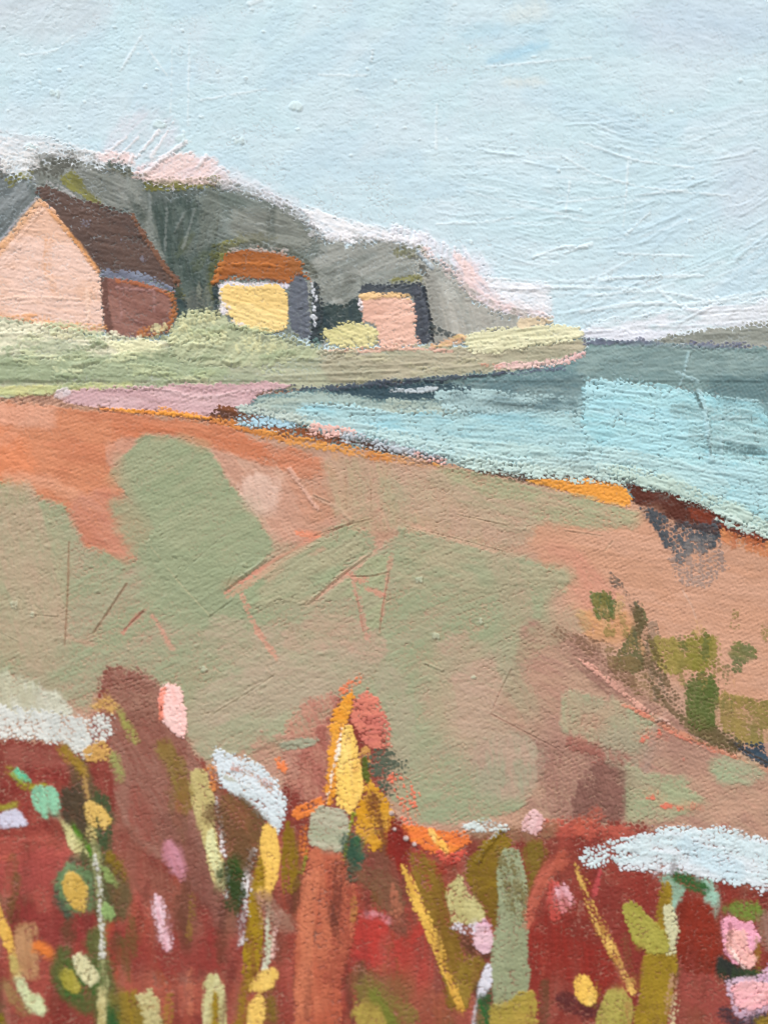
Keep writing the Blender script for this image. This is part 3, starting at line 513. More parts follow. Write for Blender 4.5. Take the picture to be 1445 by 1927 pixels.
poly('hillside/earth_patch', [(600, 860), (760, 880), (900, 910), (960, 960), (940, 1040), (800, 1010), (720, 1000), (640, 1000), (620, 920)], (190, 158, 134), (182, 162, 132), rag=7, soft=12, ang=80, load=.95, mixs=50)
stroke('hillside/earth_patch', [(560, 1020), (640, 980), (700, 960)], 20, (196, 152, 132), op=.7, soft=6, rag=5)
# peach ground on the right
poly('hillside/earth_patch', [(1000, 985), (1100, 965), (1200, 955), (1300, 1000), (1445, 1030), (1900, 1130), (1900, 1420), (1445, 1390), (1280, 1290), (1100, 1180), (1040, 1100), (980, 1010)], (200, 152, 124), (206, 160, 134), rag=6, soft=7, ang=12, mixs=60, fill=.25)
poly('hillside/earth_patch', [(1010, 1020), (1080, 1040), (1140, 1100), (1160, 1130), (1100, 1150), (1060, 1080)], (204, 140, 120), op=.7, rag=8, soft=14, ang=50, load=.8)
poly('hillside/earth_patch', [(1080, 1150), (1170, 1150), (1195, 1180), (1160, 1215), (1100, 1200)], (206, 154, 106), (196, 144, 98), op=.85, rag=5, soft=5, load=.8, ang=20)
stroke('hillside/earth_patch', [(1345, 1008), (1390, 1022), (1445, 1036)], [20, 24, 26], (212, 140, 88), (180, 100, 60), op=.85, load=.66, rag=5, soft=3, ang=85, dry=6)
stroke('hillside/earth_patch', [(1010, 945), (1090, 960), (1190, 985)], 18, (196, 168, 140), op=.7, soft=6, rag=4, load=.7)
# sage greens spread with a knife
SG, SG2 = (151, 161, 128), (162, 160, 132)
poly('hillside/grass_patch', [(-400, 908), (0, 906), (22, 922), (60, 940), (128, 956), (142, 1000), (168, 1034), (250, 1064), (292, 1000), (420, 1080), (500, 1060), (560, 1025), (640, 990), (690, 1000), (715, 1040), (760, 1000), (860, 1020), (960, 1050), (1076, 1080), (1060, 1105), (1020, 1130), (1035, 1160), (990, 1200), (960, 1260), (1010, 1370), (1046, 1410), (1010, 1470), (985, 1520), (900, 1546), (770, 1546), (735, 1500), (745, 1430), (735, 1390), (690, 1320), (640, 1330), (560, 1390), (420, 1425), (380, 1430), (350, 1380), (310, 1300), (210, 1255), (195, 1275), (175, 1340), (100, 1310), (0, 1270), (-400, 1250)], SG, SG2, sm=1, pad=30, rag=9, soft=10, dry=6, load=1.0, ang=-28, thick=.9, ridge=.3, fill=.55, mixs=90, streak=.07)
poly('hillside/grass_patch', [(830, 878), (930, 898), (1060, 930), (1196, 962), (1196, 990), (1130, 998), (1010, 985), (960, 1010), (880, 960), (800, 900)], (164, 166, 132), (178, 162, 134), rag=6, soft=8, ang=12, load=.92, fill=.2, mixs=40)
poly('hillside/grass_patch', [(740, 1010), (860, 1018), (960, 1050), (1076, 1082), (1050, 1106), (1000, 1100), (880, 1120), (760, 1110), (735, 1060)], (154, 161, 129), (174, 166, 136), op=.8, rag=9, soft=14, ang=12, fill=.2)
poly('hillside/grass_patch', [(-400, 930), (0, 945), (100, 960), (135, 1010), (130, 1120), (100, 1250), (-400, 1240)], (176, 162, 134), (166, 166, 134), op=.75, rag=8, soft=30, ang=70, thick=0, mixs=40)
poly('hillside/grass_patch', [(400, 1400), (360, 1330), (400, 1260), (520, 1200), (640, 1220), (640, 1310), (560, 1380)], (178, 166, 142), (166, 168, 138), op=.7, rag=7, soft=26, ang=-28, thick=0)
poly('hillside/grass_patch', [(800, 1240), (930, 1260), (1020, 1380), (960, 1440), (840, 1400), (800, 1330)], (188, 158, 136), (180, 160, 136), op=.75, rag=8, soft=34, ang=10, thick=0)
poly('hillside/grass_patch', [(880, 1400), (1000, 1370), (1045, 1410), (1000, 1500), (900, 1500)], (180, 152, 134), (164, 158, 134), op=.8, rag=7, soft=16, ang=85, thick=0, mixs=26)
poly('hillside/grass_patch', [(700, 1120), (760, 1240), (800, 1400), (760, 1500), (730, 1400), (690, 1300)], (158, 166, 134), op=.5, rag=8, soft=26, ang=60, thick=0)
poly('hillside/grass_patch#2', [(270, 818), (330, 826), (398, 850), (430, 905), (522, 1032), (476, 1075), (424, 1112), (360, 1130), (300, 1080), (276, 1040), (288, 985), (240, 930), (206, 892), (238, 858)], (149, 161, 127), (157, 164, 131), rag=3.5, soft=5, dry=2, ang=-30, thick=.7, ridge=.3, rim=.3, fill=.35, streak=.05, mixs=110)
stroke('hillside/grass_patch#2', [(345, 826), (385, 842)], 22, (178, 156, 122), op=.5, soft=9, rag=4)
poly('hillside/grass_patch#3', [(428, 1112), (520, 1058), (600, 1020), (662, 996), (690, 1030), (640, 1075), (578, 1140), (520, 1130), (470, 1160)], (151, 162, 128), (170, 166, 135), rag=5, soft=6, dry=5, ang=-30, thick=.8, ridge=.5, rim=.7, fill=.2)
poly('hillside/grass_patch#4', [(592, 1140), (660, 1080), (700, 1050), (735, 1045), (728, 1090), (715, 1180), (690, 1200), (670, 1120)], (160, 166, 131), (168, 162, 134), rag=3, soft=3, ang=-40, thick=.6, ridge=.5, fill=.2)
blob('hillside/grass_patch', 20, 930, 42, 22, (154, 166, 126), op=.7, soft=12, rag=4)
for p, w, c, op in [([(240, 960), (290, 1050), (360, 1120), (430, 1130)], 60, (151, 161, 128), .9), ([(300, 1110), (380, 1160), (460, 1170)], 70, (152, 162, 129), .8), ([(470, 1060), (430, 1110), (380, 1150)], 40, (150, 161, 128), .7)]:
    stroke('hillside/grass_patch', p, w, c, op=op, soft=16, rag=8, thick=0, ridge=.2, ang=-30)
for p, w, c, l in [([(860, 1240), (940, 1290), (1030, 1330)], 90, (190, 156, 138), .62), ([(880, 1330), (950, 1380), (1020, 1400)], 80, (186, 160, 140), .6), ([(430, 1200), (540, 1240), (640, 1260)], 80, (182, 162, 140), .55), ([(400, 1330), (480, 1290), (580, 1300)], 70, (180, 162, 140), .58), ([(30, 960), (60, 1080), (90, 1220)], 90, (184, 160, 136), .55), ([(940, 1060), (980, 1140), (960, 1230)], 50, (176, 156, 132), .5), ([(690, 1230), (760, 1330), (740, 1430)], 50, (176, 160, 138), .5), ([(770, 900), (850, 960), (960, 990)], 80, (186, 160, 138), .62), ([(560, 1200), (640, 1180), (700, 1220)], 50, (190, 158, 138), .5)]:
    stroke('hillside/grass_patch', p, w, c, op=.75, load=l, soft=9, rag=10, dry=5, thick=.2, ridge=.3, streak=.06)
# pink ground left showing between the knife marks
for p, w, c, op in [([(425, 1116), (470, 1085), (520, 1052), (560, 1028), (600, 1008)], [4, 8, 10, 9, 4], (208, 136, 116), .85), ([(560, 1004), (582, 1008), (600, 1008)], 7, (234, 140, 104), .8), ([(430, 1125), (520, 1065), (580, 1030)], 7, (200, 158, 132), .7), ([(580, 1140), (640, 1090), (690, 1050), (715, 1030)], [6, 10, 9, 5], (202, 158, 136), .85), ([(655, 1078), (670, 1095), (690, 1092)], 12, (200, 140, 120), .75),
                    ([(660, 1080), (680, 1150), (690, 1200)], [5, 7, 10], (198, 150, 130), .75), ([(455, 1120), (480, 1180), (520, 1240)], [4, 8, 6], (206, 150, 128), .8), ([(716, 1170), (726, 1100), (735, 1045)], 4, (196, 146, 126), .7), ([(235, 1190), (255, 1165), (272, 1150)], 6, (198, 140, 120), .8), ([(288, 1160), (308, 1190), (325, 1222)], 8, (206, 150, 130), .75), ([(690, 1110), (720, 1120)], 6, (214, 140, 122), .6),
                    ([(130, 1200), (180, 1215)], 8, (192, 152, 130), .6), ([(700, 960), (800, 1000), (930, 1040)], 4, (206, 166, 142), .7), ([(585, 1045), (610, 1030)], 7, (198, 158, 134), .6), ([(505, 1090), (530, 1072)], 10, (190, 160, 134), .6)]:
    stroke('hillside/earth_patch', p, w, c, op=op, soft=2.5, rag=3, dry=4, thick=-.5, load=.8)
for p, wd, c in [([(132, 1022), (130, 1110), (124, 1215)], 2.6, (150, 106, 80)), ([(240, 1100), (210, 1145), (178, 1192)], 3.4, (150, 104, 80)), ([(270, 1152), (236, 1186)], 3.0, (160, 100, 84)), ([(178, 1192), (228, 1236)], 2, (188, 176, 140)), ([(285, 1030), (340, 1100), (395, 1158)], 1.6, (190, 182, 146)), ([(444, 1070), (428, 1105)], 2.2, (130, 136, 100)), ([(395, 1162), (440, 1130)], 3, None), ([(510, 1050), (450, 1095), (426, 1114)], 4.0, None),
                 ([(580, 1140), (640, 1086), (702, 1042)], 3.4, None), ([(660, 1086), (700, 1086), (732, 1078)], 2.6, (172, 132, 106)), ([(732, 1080), (718, 1150), (714, 1190)], 2.2, (170, 128, 104)), ([(670, 1120), (684, 1190)], 2, (170, 120, 100)), ([(400, 1345), (490, 1290), (520, 1268)], 2, (200, 184, 152)), ([(380, 1345), (402, 1340)], 2, (200, 184, 152)), ([(700, 978), (650, 990), (590, 1010)], 2.2, (170, 124, 100)), ([(760, 992), (860, 1015), (950, 1040)], 2, (206, 178, 150)),
                 ([(960, 1260), (935, 1310), (922, 1345)], 2, (190, 140, 120)), ([(925, 1345), (1000, 1385), (1050, 1410), (1080, 1440)], 3, (176, 116, 100)), ([(860, 970), (950, 990)], 2, (200, 176, 146)), ([(800, 1252), (834, 1266)], 5, None), ([(560, 925), (590, 955)], 4, None), ([(590, 935), (620, 948)], 4, None), ([(1060, 1000), (1130, 1010)], 2.5, (214, 182, 152)), ([(1150, 1020), (1135, 1038)], 2.5, (214, 182, 152)), ([(650, 900), (652, 960)], 1.8, (170, 130, 104)), ([(697, 905), (698, 960)], 1.8, (170, 130, 104)),
                 ([(1280, 1110), (1298, 1140), (1306, 1165)], 2.4, (220, 190, 170)), ([(330, 1090), (420, 1010)], 1.4, None), ([(0, 1190), (40, 1210)], 2, None), ([(60, 1158), (110, 1162)], 3, None)]:
    scratch(p, wd * .8, 1.2, c, .5, 1.0)
ridge_line([(545, 885), (580, 935), (598, 960)], 8, 2.6, (224, 180, 160), .7); ridge_line([(590, 935), (640, 960), (660, 980)], 6, 1.6, (196, 166, 142), .6)
ridge_line([(580, 1136), (596, 1122), (640, 1082), (700, 1042)], 4, 1.8, (170, 172, 140), .5); ridge_line([(450, 1088), (512, 1048)], 5, 2.2, (176, 178, 148), .6); ridge_line([(802, 1252), (832, 1264)], 5, 2.0, (178, 178, 146), .5)
for i in range(90):
    x = rnd.uniform(10, 1050); y = rnd.uniform(920, 1500)
    if y > 1250 and x < 420: continue
    blob(None, x, y, rnd.uniform(2, 5), rnd.uniform(1.5, 3.5), (172, 176, 144), op=.3, soft=2, rag=1.5, dry=0, rot=rnd.uniform(-60, 10), thick=rnd.uniform(2, 6), fill=.4)
for x, y, r in ((820, 1198, 8), (786, 1092, 6), (30, 1138, 8), (62, 1158, 6), (902, 1170, 5), (890, 1275, 4), (385, 1260, 6)): blob('hillside/grass_patch', x, y, r, r * .8, (192, 200, 172), op=.7, soft=1.5, rag=2, thick=3)
# lower right: maroon, taupe, sage squares
poly('hillside/earth_patch', [(985, 1165), (1050, 1180), (1120, 1250), (1230, 1330), (1330, 1390), (1445, 1445), (1900, 1560), (1900, 1700), (1445, 1600), (1200, 1570), (1000, 1560), (985, 1510), (1040, 1420), (930, 1345), (960, 1260)], (168, 130, 114), (178, 146, 124), rag=5, soft=9, ang=28, load=.95, mixs=50)
stroke('hillside/earth_patch', [(1050, 1190), (1120, 1260), (1200, 1330), (1290, 1390)], [30, 50, 44, 20], (136, 96, 86), (156, 116, 102), op=.8, soft=9, rag=6, load=.72)
poly('hillside/earth_patch', [(1000, 1385), (1050, 1395), (1110, 1402), (1178, 1440), (1178, 1546), (1080, 1550), (1030, 1530), (1010, 1460)], (158, 118, 104), (138, 96, 86), op=.85, load=.8, rag=10, soft=9, ang=80, mixs=24, streak=.22)
poly('hillside/earth_patch', [(1100, 1445), (1140, 1430), (1176, 1450), (1176, 1545), (1130, 1548), (1076, 1540), (1080, 1490)], (112, 74, 66), (130, 90, 80), op=.85, load=.85, rag=7, soft=4, ang=75, mixs=20, streak=.22)
stroke('hillside/earth_patch', [(1070, 1400), (1120, 1412), (1172, 1430)], [14, 30, 20], (150, 92, 80), op=.75, load=.6, rag=7, soft=3, dry=7)
poly('hillside/grass_patch#5', [(1064, 1298), (1110, 1308), (1160, 1322), (1232, 1352), (1240, 1385), (1180, 1420), (1130, 1400), (1050, 1372)], (160, 171, 137), (168, 160, 132), rag=8, soft=8, load=.88, dry=4, ang=80, thick=.8)
poly('hillside/grass_patch', [(1130, 1385), (1200, 1370), (1230, 1400), (1190, 1450), (1140, 1440)], (158, 148, 126), op=.7, load=.55, rag=5, soft=5, ang=70)
poly('hillside/grass_patch#6', [(1176, 1440), (1200, 1450), (1290, 1462), (1290, 1490), (1320, 1505), (1290, 1530), (1240, 1545), (1180, 1548), (1172, 1500)], (158, 168, 132), (166, 164, 134), rag=8, soft=8, load=.88, dry=4, ang=5, thick=.8)
poly('hillside/grass_patch#7', [(1330, 1430), (1372, 1420), (1440, 1446), (1420, 1470), (1370, 1482), (1326, 1452)], (158, 170, 136), (170, 164, 136), rag=8, soft=8, load=.88, dry=4, ang=20, thick=.7)
stroke('hillside/earth_patch', [(1228, 1375), (1220, 1420), (1212, 1450)], 16, (170, 144, 130), op=.8, soft=4, rag=3, thick=.6)
for x, y, rx, ry in ((1214, 1378, 4, 11), (1236, 1382, 5, 10), (1206, 1392, 3, 6), (1283, 1428, 3, 6), (1220, 1500, 8, 4), (1250, 1516, 10, 4), (1236, 1490, 4, 8), (1300, 1515, 4, 9), (1275, 1520, 6, 3)): blob('hillside/earth_patch', x, y, rx, ry, (230, 104, 82), op=.9, soft=1.6, rag=3, dry=3, load=.75)
stroke('hillside/earth_patch', [(1090, 1240), (1150, 1290), (1200, 1330), (1250, 1362)], [5, 9, 10, 6], (224, 168, 150), op=.8, load=.46, rag=4, soft=1.5, thick=1.4)
stroke('hillside/earth_patch', [(1170, 1325), (1230, 1355), (1300, 1395), (1380, 1425)], [5, 9, 9, 5], (214, 130, 106), op=.85, load=.6, rag=4, soft=2)
stroke('hillside/earth_patch', [(1240, 1362), (1300, 1390), (1400, 1430), (1445, 1450)], 8, (196, 140, 112), op=.7, load=.6, rag=3)
ridge_line([(1232, 1356), (1244, 1352), (1256, 1362)], 6, 3, (216, 180, 166), .9)
poly('hillside/earth_patch', [(1250, 1400), (1340, 1420), (1330, 1460), (1260, 1460)], (166, 128, 112), op=.7, soft=9, rag=5, ang=20)

# wet paint worked together on the slope
for i in range(110):
    x = rnd.uniform(-10, 1450); y = rnd.uniform(830, 1560)
    if y < 830 + max(0, x - 500) * .2: continue
    c = rnd.choice([(172, 166, 134), (158, 161, 131), (156, 166, 129), (153, 160, 129), (154, 161, 130)] if x < 1000 and not (x < 280 and y < 1050) else [(202, 156, 130), (190, 148, 124), (208, 162, 138), (178, 140, 118)])
    l = rnd.uniform(50, 150); a = math.radians(rnd.choice([-30, -30, 60, 80, 15]) + rnd.uniform(-12, 12))
    p = [(x, y), (x + l * math.cos(a), y + l * math.sin(a))]
    if rnd.random() < .6: stroke(None, p, rnd.uniform(18, 46), c, op=rnd.uniform(.15, .4), soft=12, rag=10, dry=6, load=.8, thick=.2, ridge=.4, streak=.06)
    else: smudge(p, rnd.uniform(20, 44), 18, .8)
for p, w in [([(1040, 1010), (1075, 1090)], 50), ([(1030, 1110), (1040, 1180)], 60), ([(960, 1280), (1040, 1400)], 50), ([(1130, 1380), (1240, 1420)], 40), ([(1180, 1460), (1180, 1540)], 30), ([(560, 1340), (540, 1420)], 40), ([(740, 1400), (760, 1520)], 40), ([(210, 840), (280, 985)], 30), ([(150, 980), (240, 1060)], 24), ([(1240, 1040), (1340, 1050)], 50)]:
    smudge(p, w, 18, .8)

# rock, shrubs and pool on the right slope
poly('rock', [(1196, 952), (1232, 962), (1270, 985), (1308, 988), (1350, 984), (1352, 1018), (1330, 1040), (1290, 1040), (1276, 1064), (1252, 1030), (1222, 990)], (86, 92, 98), (72, 78, 84), load=.8, rag=6, soft=3.5, dry=4, ang=70, thick=.7, ridge=.5)
stroke('rock', [(1270, 985), (1310, 995), (1345, 1002)], 12, (66, 46, 44), op=.7, load=.6, rag=4)
poly('rock', [(1255, 1020), (1350, 1015), (1360, 1080), (1330, 1100), (1280, 1100), (1262, 1060)], (116, 116, 116), (140, 130, 124), op=.6, load=.5, rag=10, soft=2, dry=8, ang=85, thick=.4)
poly('shrub#5/foliage', [(1108, 1118), (1130, 1116), (1170, 1136), (1166, 1152), (1140, 1166), (1116, 1164)], (72, 100, 52), (92, 112, 60), op=.92, rag=4, soft=3, dry=4, load=1.01, ang=70, thick=.5)
poly('shrub#6/foliage', [(1190, 1130), (1214, 1160), (1216, 1240), (1190, 1268), (1150, 1262), (1165, 1215), (1190, 1180)], (92, 96, 58), (72, 84, 56), load=0.82, op=.92, rag=5, soft=3, dry=4, ang=75, thick=.4)
stroke('shrub#6/foliage', [(1150, 1090), (1186, 1130), (1200, 1160)], [14, 20, 14], (84, 84, 76), op=.8, load=0.46, soft=3, rag=5, dry=4)
poly('shrub#6/foliage', [(1130, 1215), (1200, 1240), (1240, 1280), (1250, 1330), (1200, 1310), (1150, 1270)], (110, 92, 58), (130, 108, 70), op=.8, load=0.58, rag=6, soft=3, dry=4, thick=.3)
stroke('shrub#6/foliage', [(1222, 1180), (1226, 1250), (1240, 1310)], [18, 24, 20], (136, 118, 100), op=.75, load=0.66, soft=3, rag=6, dry=4)
poly('shrub#7/foliage', [(1222, 1200), (1290, 1205), (1340, 1195), (1348, 1230), (1330, 1258), (1260, 1270), (1226, 1250)], (134, 128, 52), (148, 136, 66), load=0.86, op=.92, rag=6, soft=3, dry=4, ang=80, thick=.4)
poly('shrub#8/foliage', [(1362, 1228), (1390, 1208), (1418, 1222), (1422, 1238), (1396, 1250), (1386, 1272), (1370, 1262), (1378, 1244)], (112, 116, 58), (96, 108, 64), load=0.82, op=.92, rag=5, soft=3, dry=4, ang=25, thick=.4)
poly('shrub#9/foliage', [(1290, 1280), (1330, 1272), (1352, 1300), (1345, 1340), (1350, 1380), (1300, 1366), (1284, 1340)], (78, 100, 42), (104, 112, 50), load=1.1, op=.92, rag=5, soft=3, dry=4, ang=80, thick=.5)
poly('shrub#10/foliage', [(1350, 1300), (1400, 1316), (1445, 1320), (1500, 1330), (1500, 1400), (1445, 1405), (1390, 1396), (1350, 1376)], (146, 128, 66), (124, 116, 58), load=0.76, op=.92, rag=6, soft=3, dry=4, ang=80, thick=.4)
poly('shrub#9/foliage', [(1270, 1340), (1340, 1370), (1400, 1400), (1380, 1420), (1300, 1385)], (88, 84, 52), (110, 100, 60), op=.85, load=0.76, rag=5, soft=3, dry=4, ang=25)
poly('pool', [(1368, 1392), (1410, 1402), (1445, 1404), (1560, 1420), (1560, 1480), (1445, 1446), (1400, 1424)], (58, 78, 94), (48, 62, 76), rag=3, soft=2, dry=6, load=.8, ang=22, thick=.4)
stroke('pool', [(1370, 1396), (1410, 1424), (1445, 1440)], 8, (64, 54, 44), op=.8, load=.6, rag=3)

for p, w, c in [([(1200, 1150), (1216, 1230), (1240, 1300), (1300, 1360), (1380, 1405)], [12, 26, 30, 22, 14], (96, 82, 52)), ([(1050, 1190), (1120, 1220), (1180, 1280)], [10, 26, 22], (128, 98, 76)), ([(1310, 1210), (1320, 1240)], 44, (128, 124, 50)), ([(1320, 1290), (1318, 1350)], 44, (82, 98, 42))]:
    stroke('shrub#6/foliage' if c[2] < 53 and c[0] > 90 and c[0] < 100 else None, p, w, c, op=.8, load=.58, soft=2.5, rag=7, dry=8, streak=.2)

for p, w in [([(1240, 1210), (1330, 1230)], 34), ([(1300, 1290), (1330, 1370)], 26), ([(1350, 1330), (1440, 1370)], 40), ([(1370, 1230), (1410, 1240)], 18), ([(1180, 1140), (1220, 1260)], 30)]:
    smudge(p, w, 10, .55)
for i in range(40):
    x = rnd.uniform(1110, 1440); y = rnd.uniform(1120, 1390)
    if y > 1160 + (x - 1100) * .75: continue
    l = rnd.uniform(14, 40)
    stroke(None, [(x, y), (x + rnd.uniform(-6, 6), y + l)], rnd.uniform(5, 16), rnd.choice([(204, 158, 132), (196, 150, 112), (128, 118, 60), (92, 100, 52), (150, 128, 78), (206, 162, 120)]), op=.7, load=.5, soft=2.5, rag=5, dry=6, thick=.3)
POROUS[0] = .5
# ------------------------------------------------------------------ the flower bed in front
poly('flower_bed', [(-400, 1395), (0, 1392), (110, 1392), (160, 1420), (190, 1300), (200, 1262), (260, 1262), (310, 1300), (345, 1390), (380, 1440), (420, 1470), (520, 1500), (560, 1420), (600, 1370), (640, 1310), (690, 1310), (730, 1380), (720, 1500), (750, 1550), (880, 1575), (960, 1560), (1080, 1545), (1180, 1550), (1445, 1590), (1900, 1640), (1900, 2400), (-400, 2400)], (142, 70, 58), (126, 52, 43), sm=1, pad=20, rag=7, soft=7, dry=8, ang=85, thick=.5, ridge=.3, fill=.25, mixs=80, streak=.15)
poly('flower_bed/earth_patch', [(196, 1258), (252, 1256), (315, 1300), (345, 1390), (380, 1440), (430, 1520), (440, 1640), (430, 1720), (380, 1690), (330, 1640), (280, 1600), (225, 1560), (220, 1470), (200, 1360)], (152, 110, 95), (142, 94, 80), rag=6, soft=9, dry=6, ang=60, load=.95, mixs=50)
poly('flower_bed/earth_patch', [(220, 1270), (300, 1300), (305, 1350), (240, 1360), (210, 1310)], (134, 90, 76), (158, 118, 100), op=.8, load=.55, rag=6, soft=5, dry=9)
poly('flower_bed/earth_patch', [(560, 1330), (640, 1310), (640, 1480), (600, 1520), (560, 1500), (520, 1440), (540, 1380)], (176, 112, 98), (190, 136, 116), op=.9, rag=8, soft=9, dry=8, load=.8, ang=70, mixs=26)
poly('flower_bed/earth_patch', [(485, 1380), (560, 1390), (560, 1460), (520, 1470), (480, 1420)], (182, 136, 118), op=.75, load=.55, rag=7, soft=5, dry=8)
for x0, x1, y0, y1, n, cs in [(-20, 200, 1480, 1950, 34, [(150, 66, 56), (128, 44, 36), (170, 84, 70), (120, 40, 32)]), (200, 470, 1600, 1950, 34, [(150, 62, 52), (126, 46, 42), (140, 92, 76), (168, 82, 60), (116, 44, 38)]), (480, 760, 1600, 1950, 26, [(150, 56, 54), (140, 62, 46), (168, 62, 52), (130, 76, 56)]), (640, 860, 1660, 1850, 16, [(172, 58, 48), (156, 52, 44), (140, 70, 52)]), (985, 1200, 1620, 1950, 34, [(134, 40, 30), (124, 40, 30), (148, 54, 44), (110, 40, 36)]), (1240, 1470, 1680, 1950, 22, [(132, 44, 30), (124, 40, 26), (150, 78, 66)])]:
    for i in range(n):
        x = rnd.uniform(x0, x1); y = rnd.uniform(y0, y1); l = rnd.uniform(60, 190); s = rnd.uniform(-.35, .35) * l
        stroke('flower_bed', [(x, y - l / 2), (x + s * .2, y), (x + s, y + l / 2)], [10, rnd.uniform(24, 52), 12], rnd.choice(cs), op=.55, soft=9, rag=8, dry=4, load=.75, thick=.2, ridge=.3, streak=.25)
for p, w, c, op in [([(0, 1600), (70, 1575), (110, 1600)], 40, (182, 92, 78), .6), ([(0, 1620), (80, 1612), (155, 1605)], 5, (206, 104, 82), .7), ([(30, 1690), (60, 1670), (80, 1690)], 40, (172, 84, 74), .5), ([(85, 1775), (130, 1765), (170, 1752)], 9, (166, 76, 72), .8), ([(205, 1740), (215, 1800), (240, 1860)], 30, (176, 78, 52), .7), ([(255, 1720), (280, 1790), (310, 1850)], 16, (162, 86, 56), .7), ([(225, 1570), (240, 1640), (270, 1660)], 34, (160, 76, 66), .6),
                    ([(1010, 1560), (1080, 1556), (1180, 1570)], [20, 30, 24], (200, 98, 80), .8), ([(1085, 1550), (1120, 1530)], 20, (190, 92, 70), .6), ([(680, 1740), (720, 1745), (770, 1740)], 60, (184, 62, 52), .65), ([(690, 1718), (715, 1722), (732, 1732)], 8, (222, 152, 160), .8), ([(715, 1600), (740, 1690), (750, 1740)], 30, (122, 82, 62), .7), ([(1000, 1560), (1040, 1600), (1080, 1640)], 46, (132, 66, 52), .6), ([(890, 1560), (960, 1572), (1030, 1560)], 28, (140, 112, 84), .7),
                    ([(1120, 1640), (1160, 1720), (1200, 1800)], 26, (118, 40, 34), .6), ([(1370, 1650), (1445, 1680)], 26, (140, 84, 66), .8), ([(1280, 1820), (1330, 1870), (1350, 1927)], 50, (142, 70, 62), .6), ([(30, 1420), (90, 1425), (140, 1440)], 34, (152, 88, 76), .7), ([(20, 1480), (80, 1450), (150, 1470)], 26, (128, 44, 38), .7)]:
    stroke('flower_bed', p, w, c, op=op, soft=7, rag=6, dry=5, load=.8, thick=.3)
for i in range(150):
    x = rnd.uniform(-10, 1450); y = rnd.uniform(1610, 1950) if x > 420 else rnd.uniform(1480, 1950)
    c = rnd.choice([(122, 82, 56), (112, 92, 44), (166, 88, 64), (158, 108, 92), (146, 60, 50), (136, 70, 54), (176, 92, 78), (104, 60, 44)] if x < 980 else [(132, 46, 34), (120, 44, 34), (146, 62, 50), (138, 76, 58), (156, 84, 70)])
    l = rnd.uniform(50, 160); sx_ = rnd.uniform(-.25, .25) * l
    stroke('flower_bed', [(x, y - l / 2), (x + sx_ * .3, y), (x + sx_, y + l / 2)], [8, rnd.uniform(16, 44), 10], c, op=rnd.uniform(.35, .75), soft=8, rag=9, dry=5, load=.72, thick=.3, ridge=.4, streak=.28)
for p, w, c in [([(210, 1560), (260, 1640), (330, 1700)], 60, (140, 88, 72)), ([(330, 1560), (380, 1640), (430, 1720)], 60, (128, 84, 72)), ([(20, 1650), (90, 1630), (150, 1650)], 70, (166, 76, 70)), ([(30, 1720), (80, 1740), (150, 1740)], 50, (132, 46, 44)), ([(230, 1780), (320, 1800), (420, 1790)], 60, (140, 52, 46)), ([(240, 1860), (330, 1880), (420, 1870)], 50, (166, 84, 66)),
                ([(700, 1620), (740, 1660), (760, 1730)], 50, (116, 70, 54)), ([(690, 1760), (730, 1800), (780, 1830)], 70, (178, 58, 50)), ([(720, 1850), (780, 1880), (830, 1900)], 60, (150, 82, 58)), ([(680, 1840), (720, 1860), (760, 1860)], 40, (128, 92, 56)), ([(1010, 1760), (1060, 1800), (1120, 1820)], 70, (140, 40, 30)), ([(1150, 1700), (1180, 1740), (1200, 1790)], 60, (126, 46, 38)), ([(1140, 1600), (1180, 1640), (1220, 1690)], 50, (138, 50, 40)), ([(1290, 1840), (1340, 1880), (1400, 1920)], 60, (152, 70, 62))]:
    stroke('flower_bed', p, w, c, op=.85, soft=12, rag=9, dry=6, load=.85, thick=.3, ridge=.5, streak=.25, ang=85)
for i in range(50):
    x = rnd.uniform(0, 1440); y = rnd.uniform(1600, 1900); l = rnd.uniform(40, 110); smudge([(x, y), (x + rnd.uniform(-.2, .2) * l, y + l)], rnd.uniform(20, 50), 20, .8)
ST = dict(rag=3.0, soft=2.6, dry=2.0, tail=.62, thick=.9, ridge=.5, fill=.2)
DR = dict(rag=3.5, soft=2.4, dry=4.5, thick=.8, ridge=.5, fill=.1)
SF = dict(rag=6, soft=7, tail=.55, dry=4, thick=.4)
# white blossom drifts
poly('blossom_drift', [(-120, 1230), (0, 1262), (40, 1278), (120, 1312), (150, 1350), (60, 1352), (0, 1345), (-120, 1340)], (204, 208, 190), (188, 190, 164), op=.9, soft=8, rag=7, dry=2, ang=85, streak=.16, thick=.5)
poly('blossom_drift', [(-120, 1320), (0, 1330), (90, 1340), (150, 1352), (206, 1345), (215, 1380), (190, 1405), (160, 1432), (130, 1398), (80, 1392), (0, 1388), (-120, 1380)], (218, 222, 216), (204, 209, 204), load=.76, rag=6, soft=2, dry=8, ang=60, thick=.9)
poly('blossom_drift#2', [(402, 1408), (440, 1420), (490, 1445), (525, 1475), (540, 1510), (530, 1556), (520, 1568), (505, 1548), (472, 1515), (430, 1484), (408, 1462)], (218, 230, 236), (208, 222, 226), load=.84, rag=4, soft=2, dry=7, ang=35, thick=1.0, ridge=.6)
stroke('blossom_drift#2', [(440, 1444), (480, 1460), (510, 1478)], 8, (186, 130, 112), op=.8, load=.46, rag=4)
stroke('blossom_drift#2', [(425, 1462), (470, 1476)], 6, (168, 166, 140), op=.7, load=.55, rag=3)
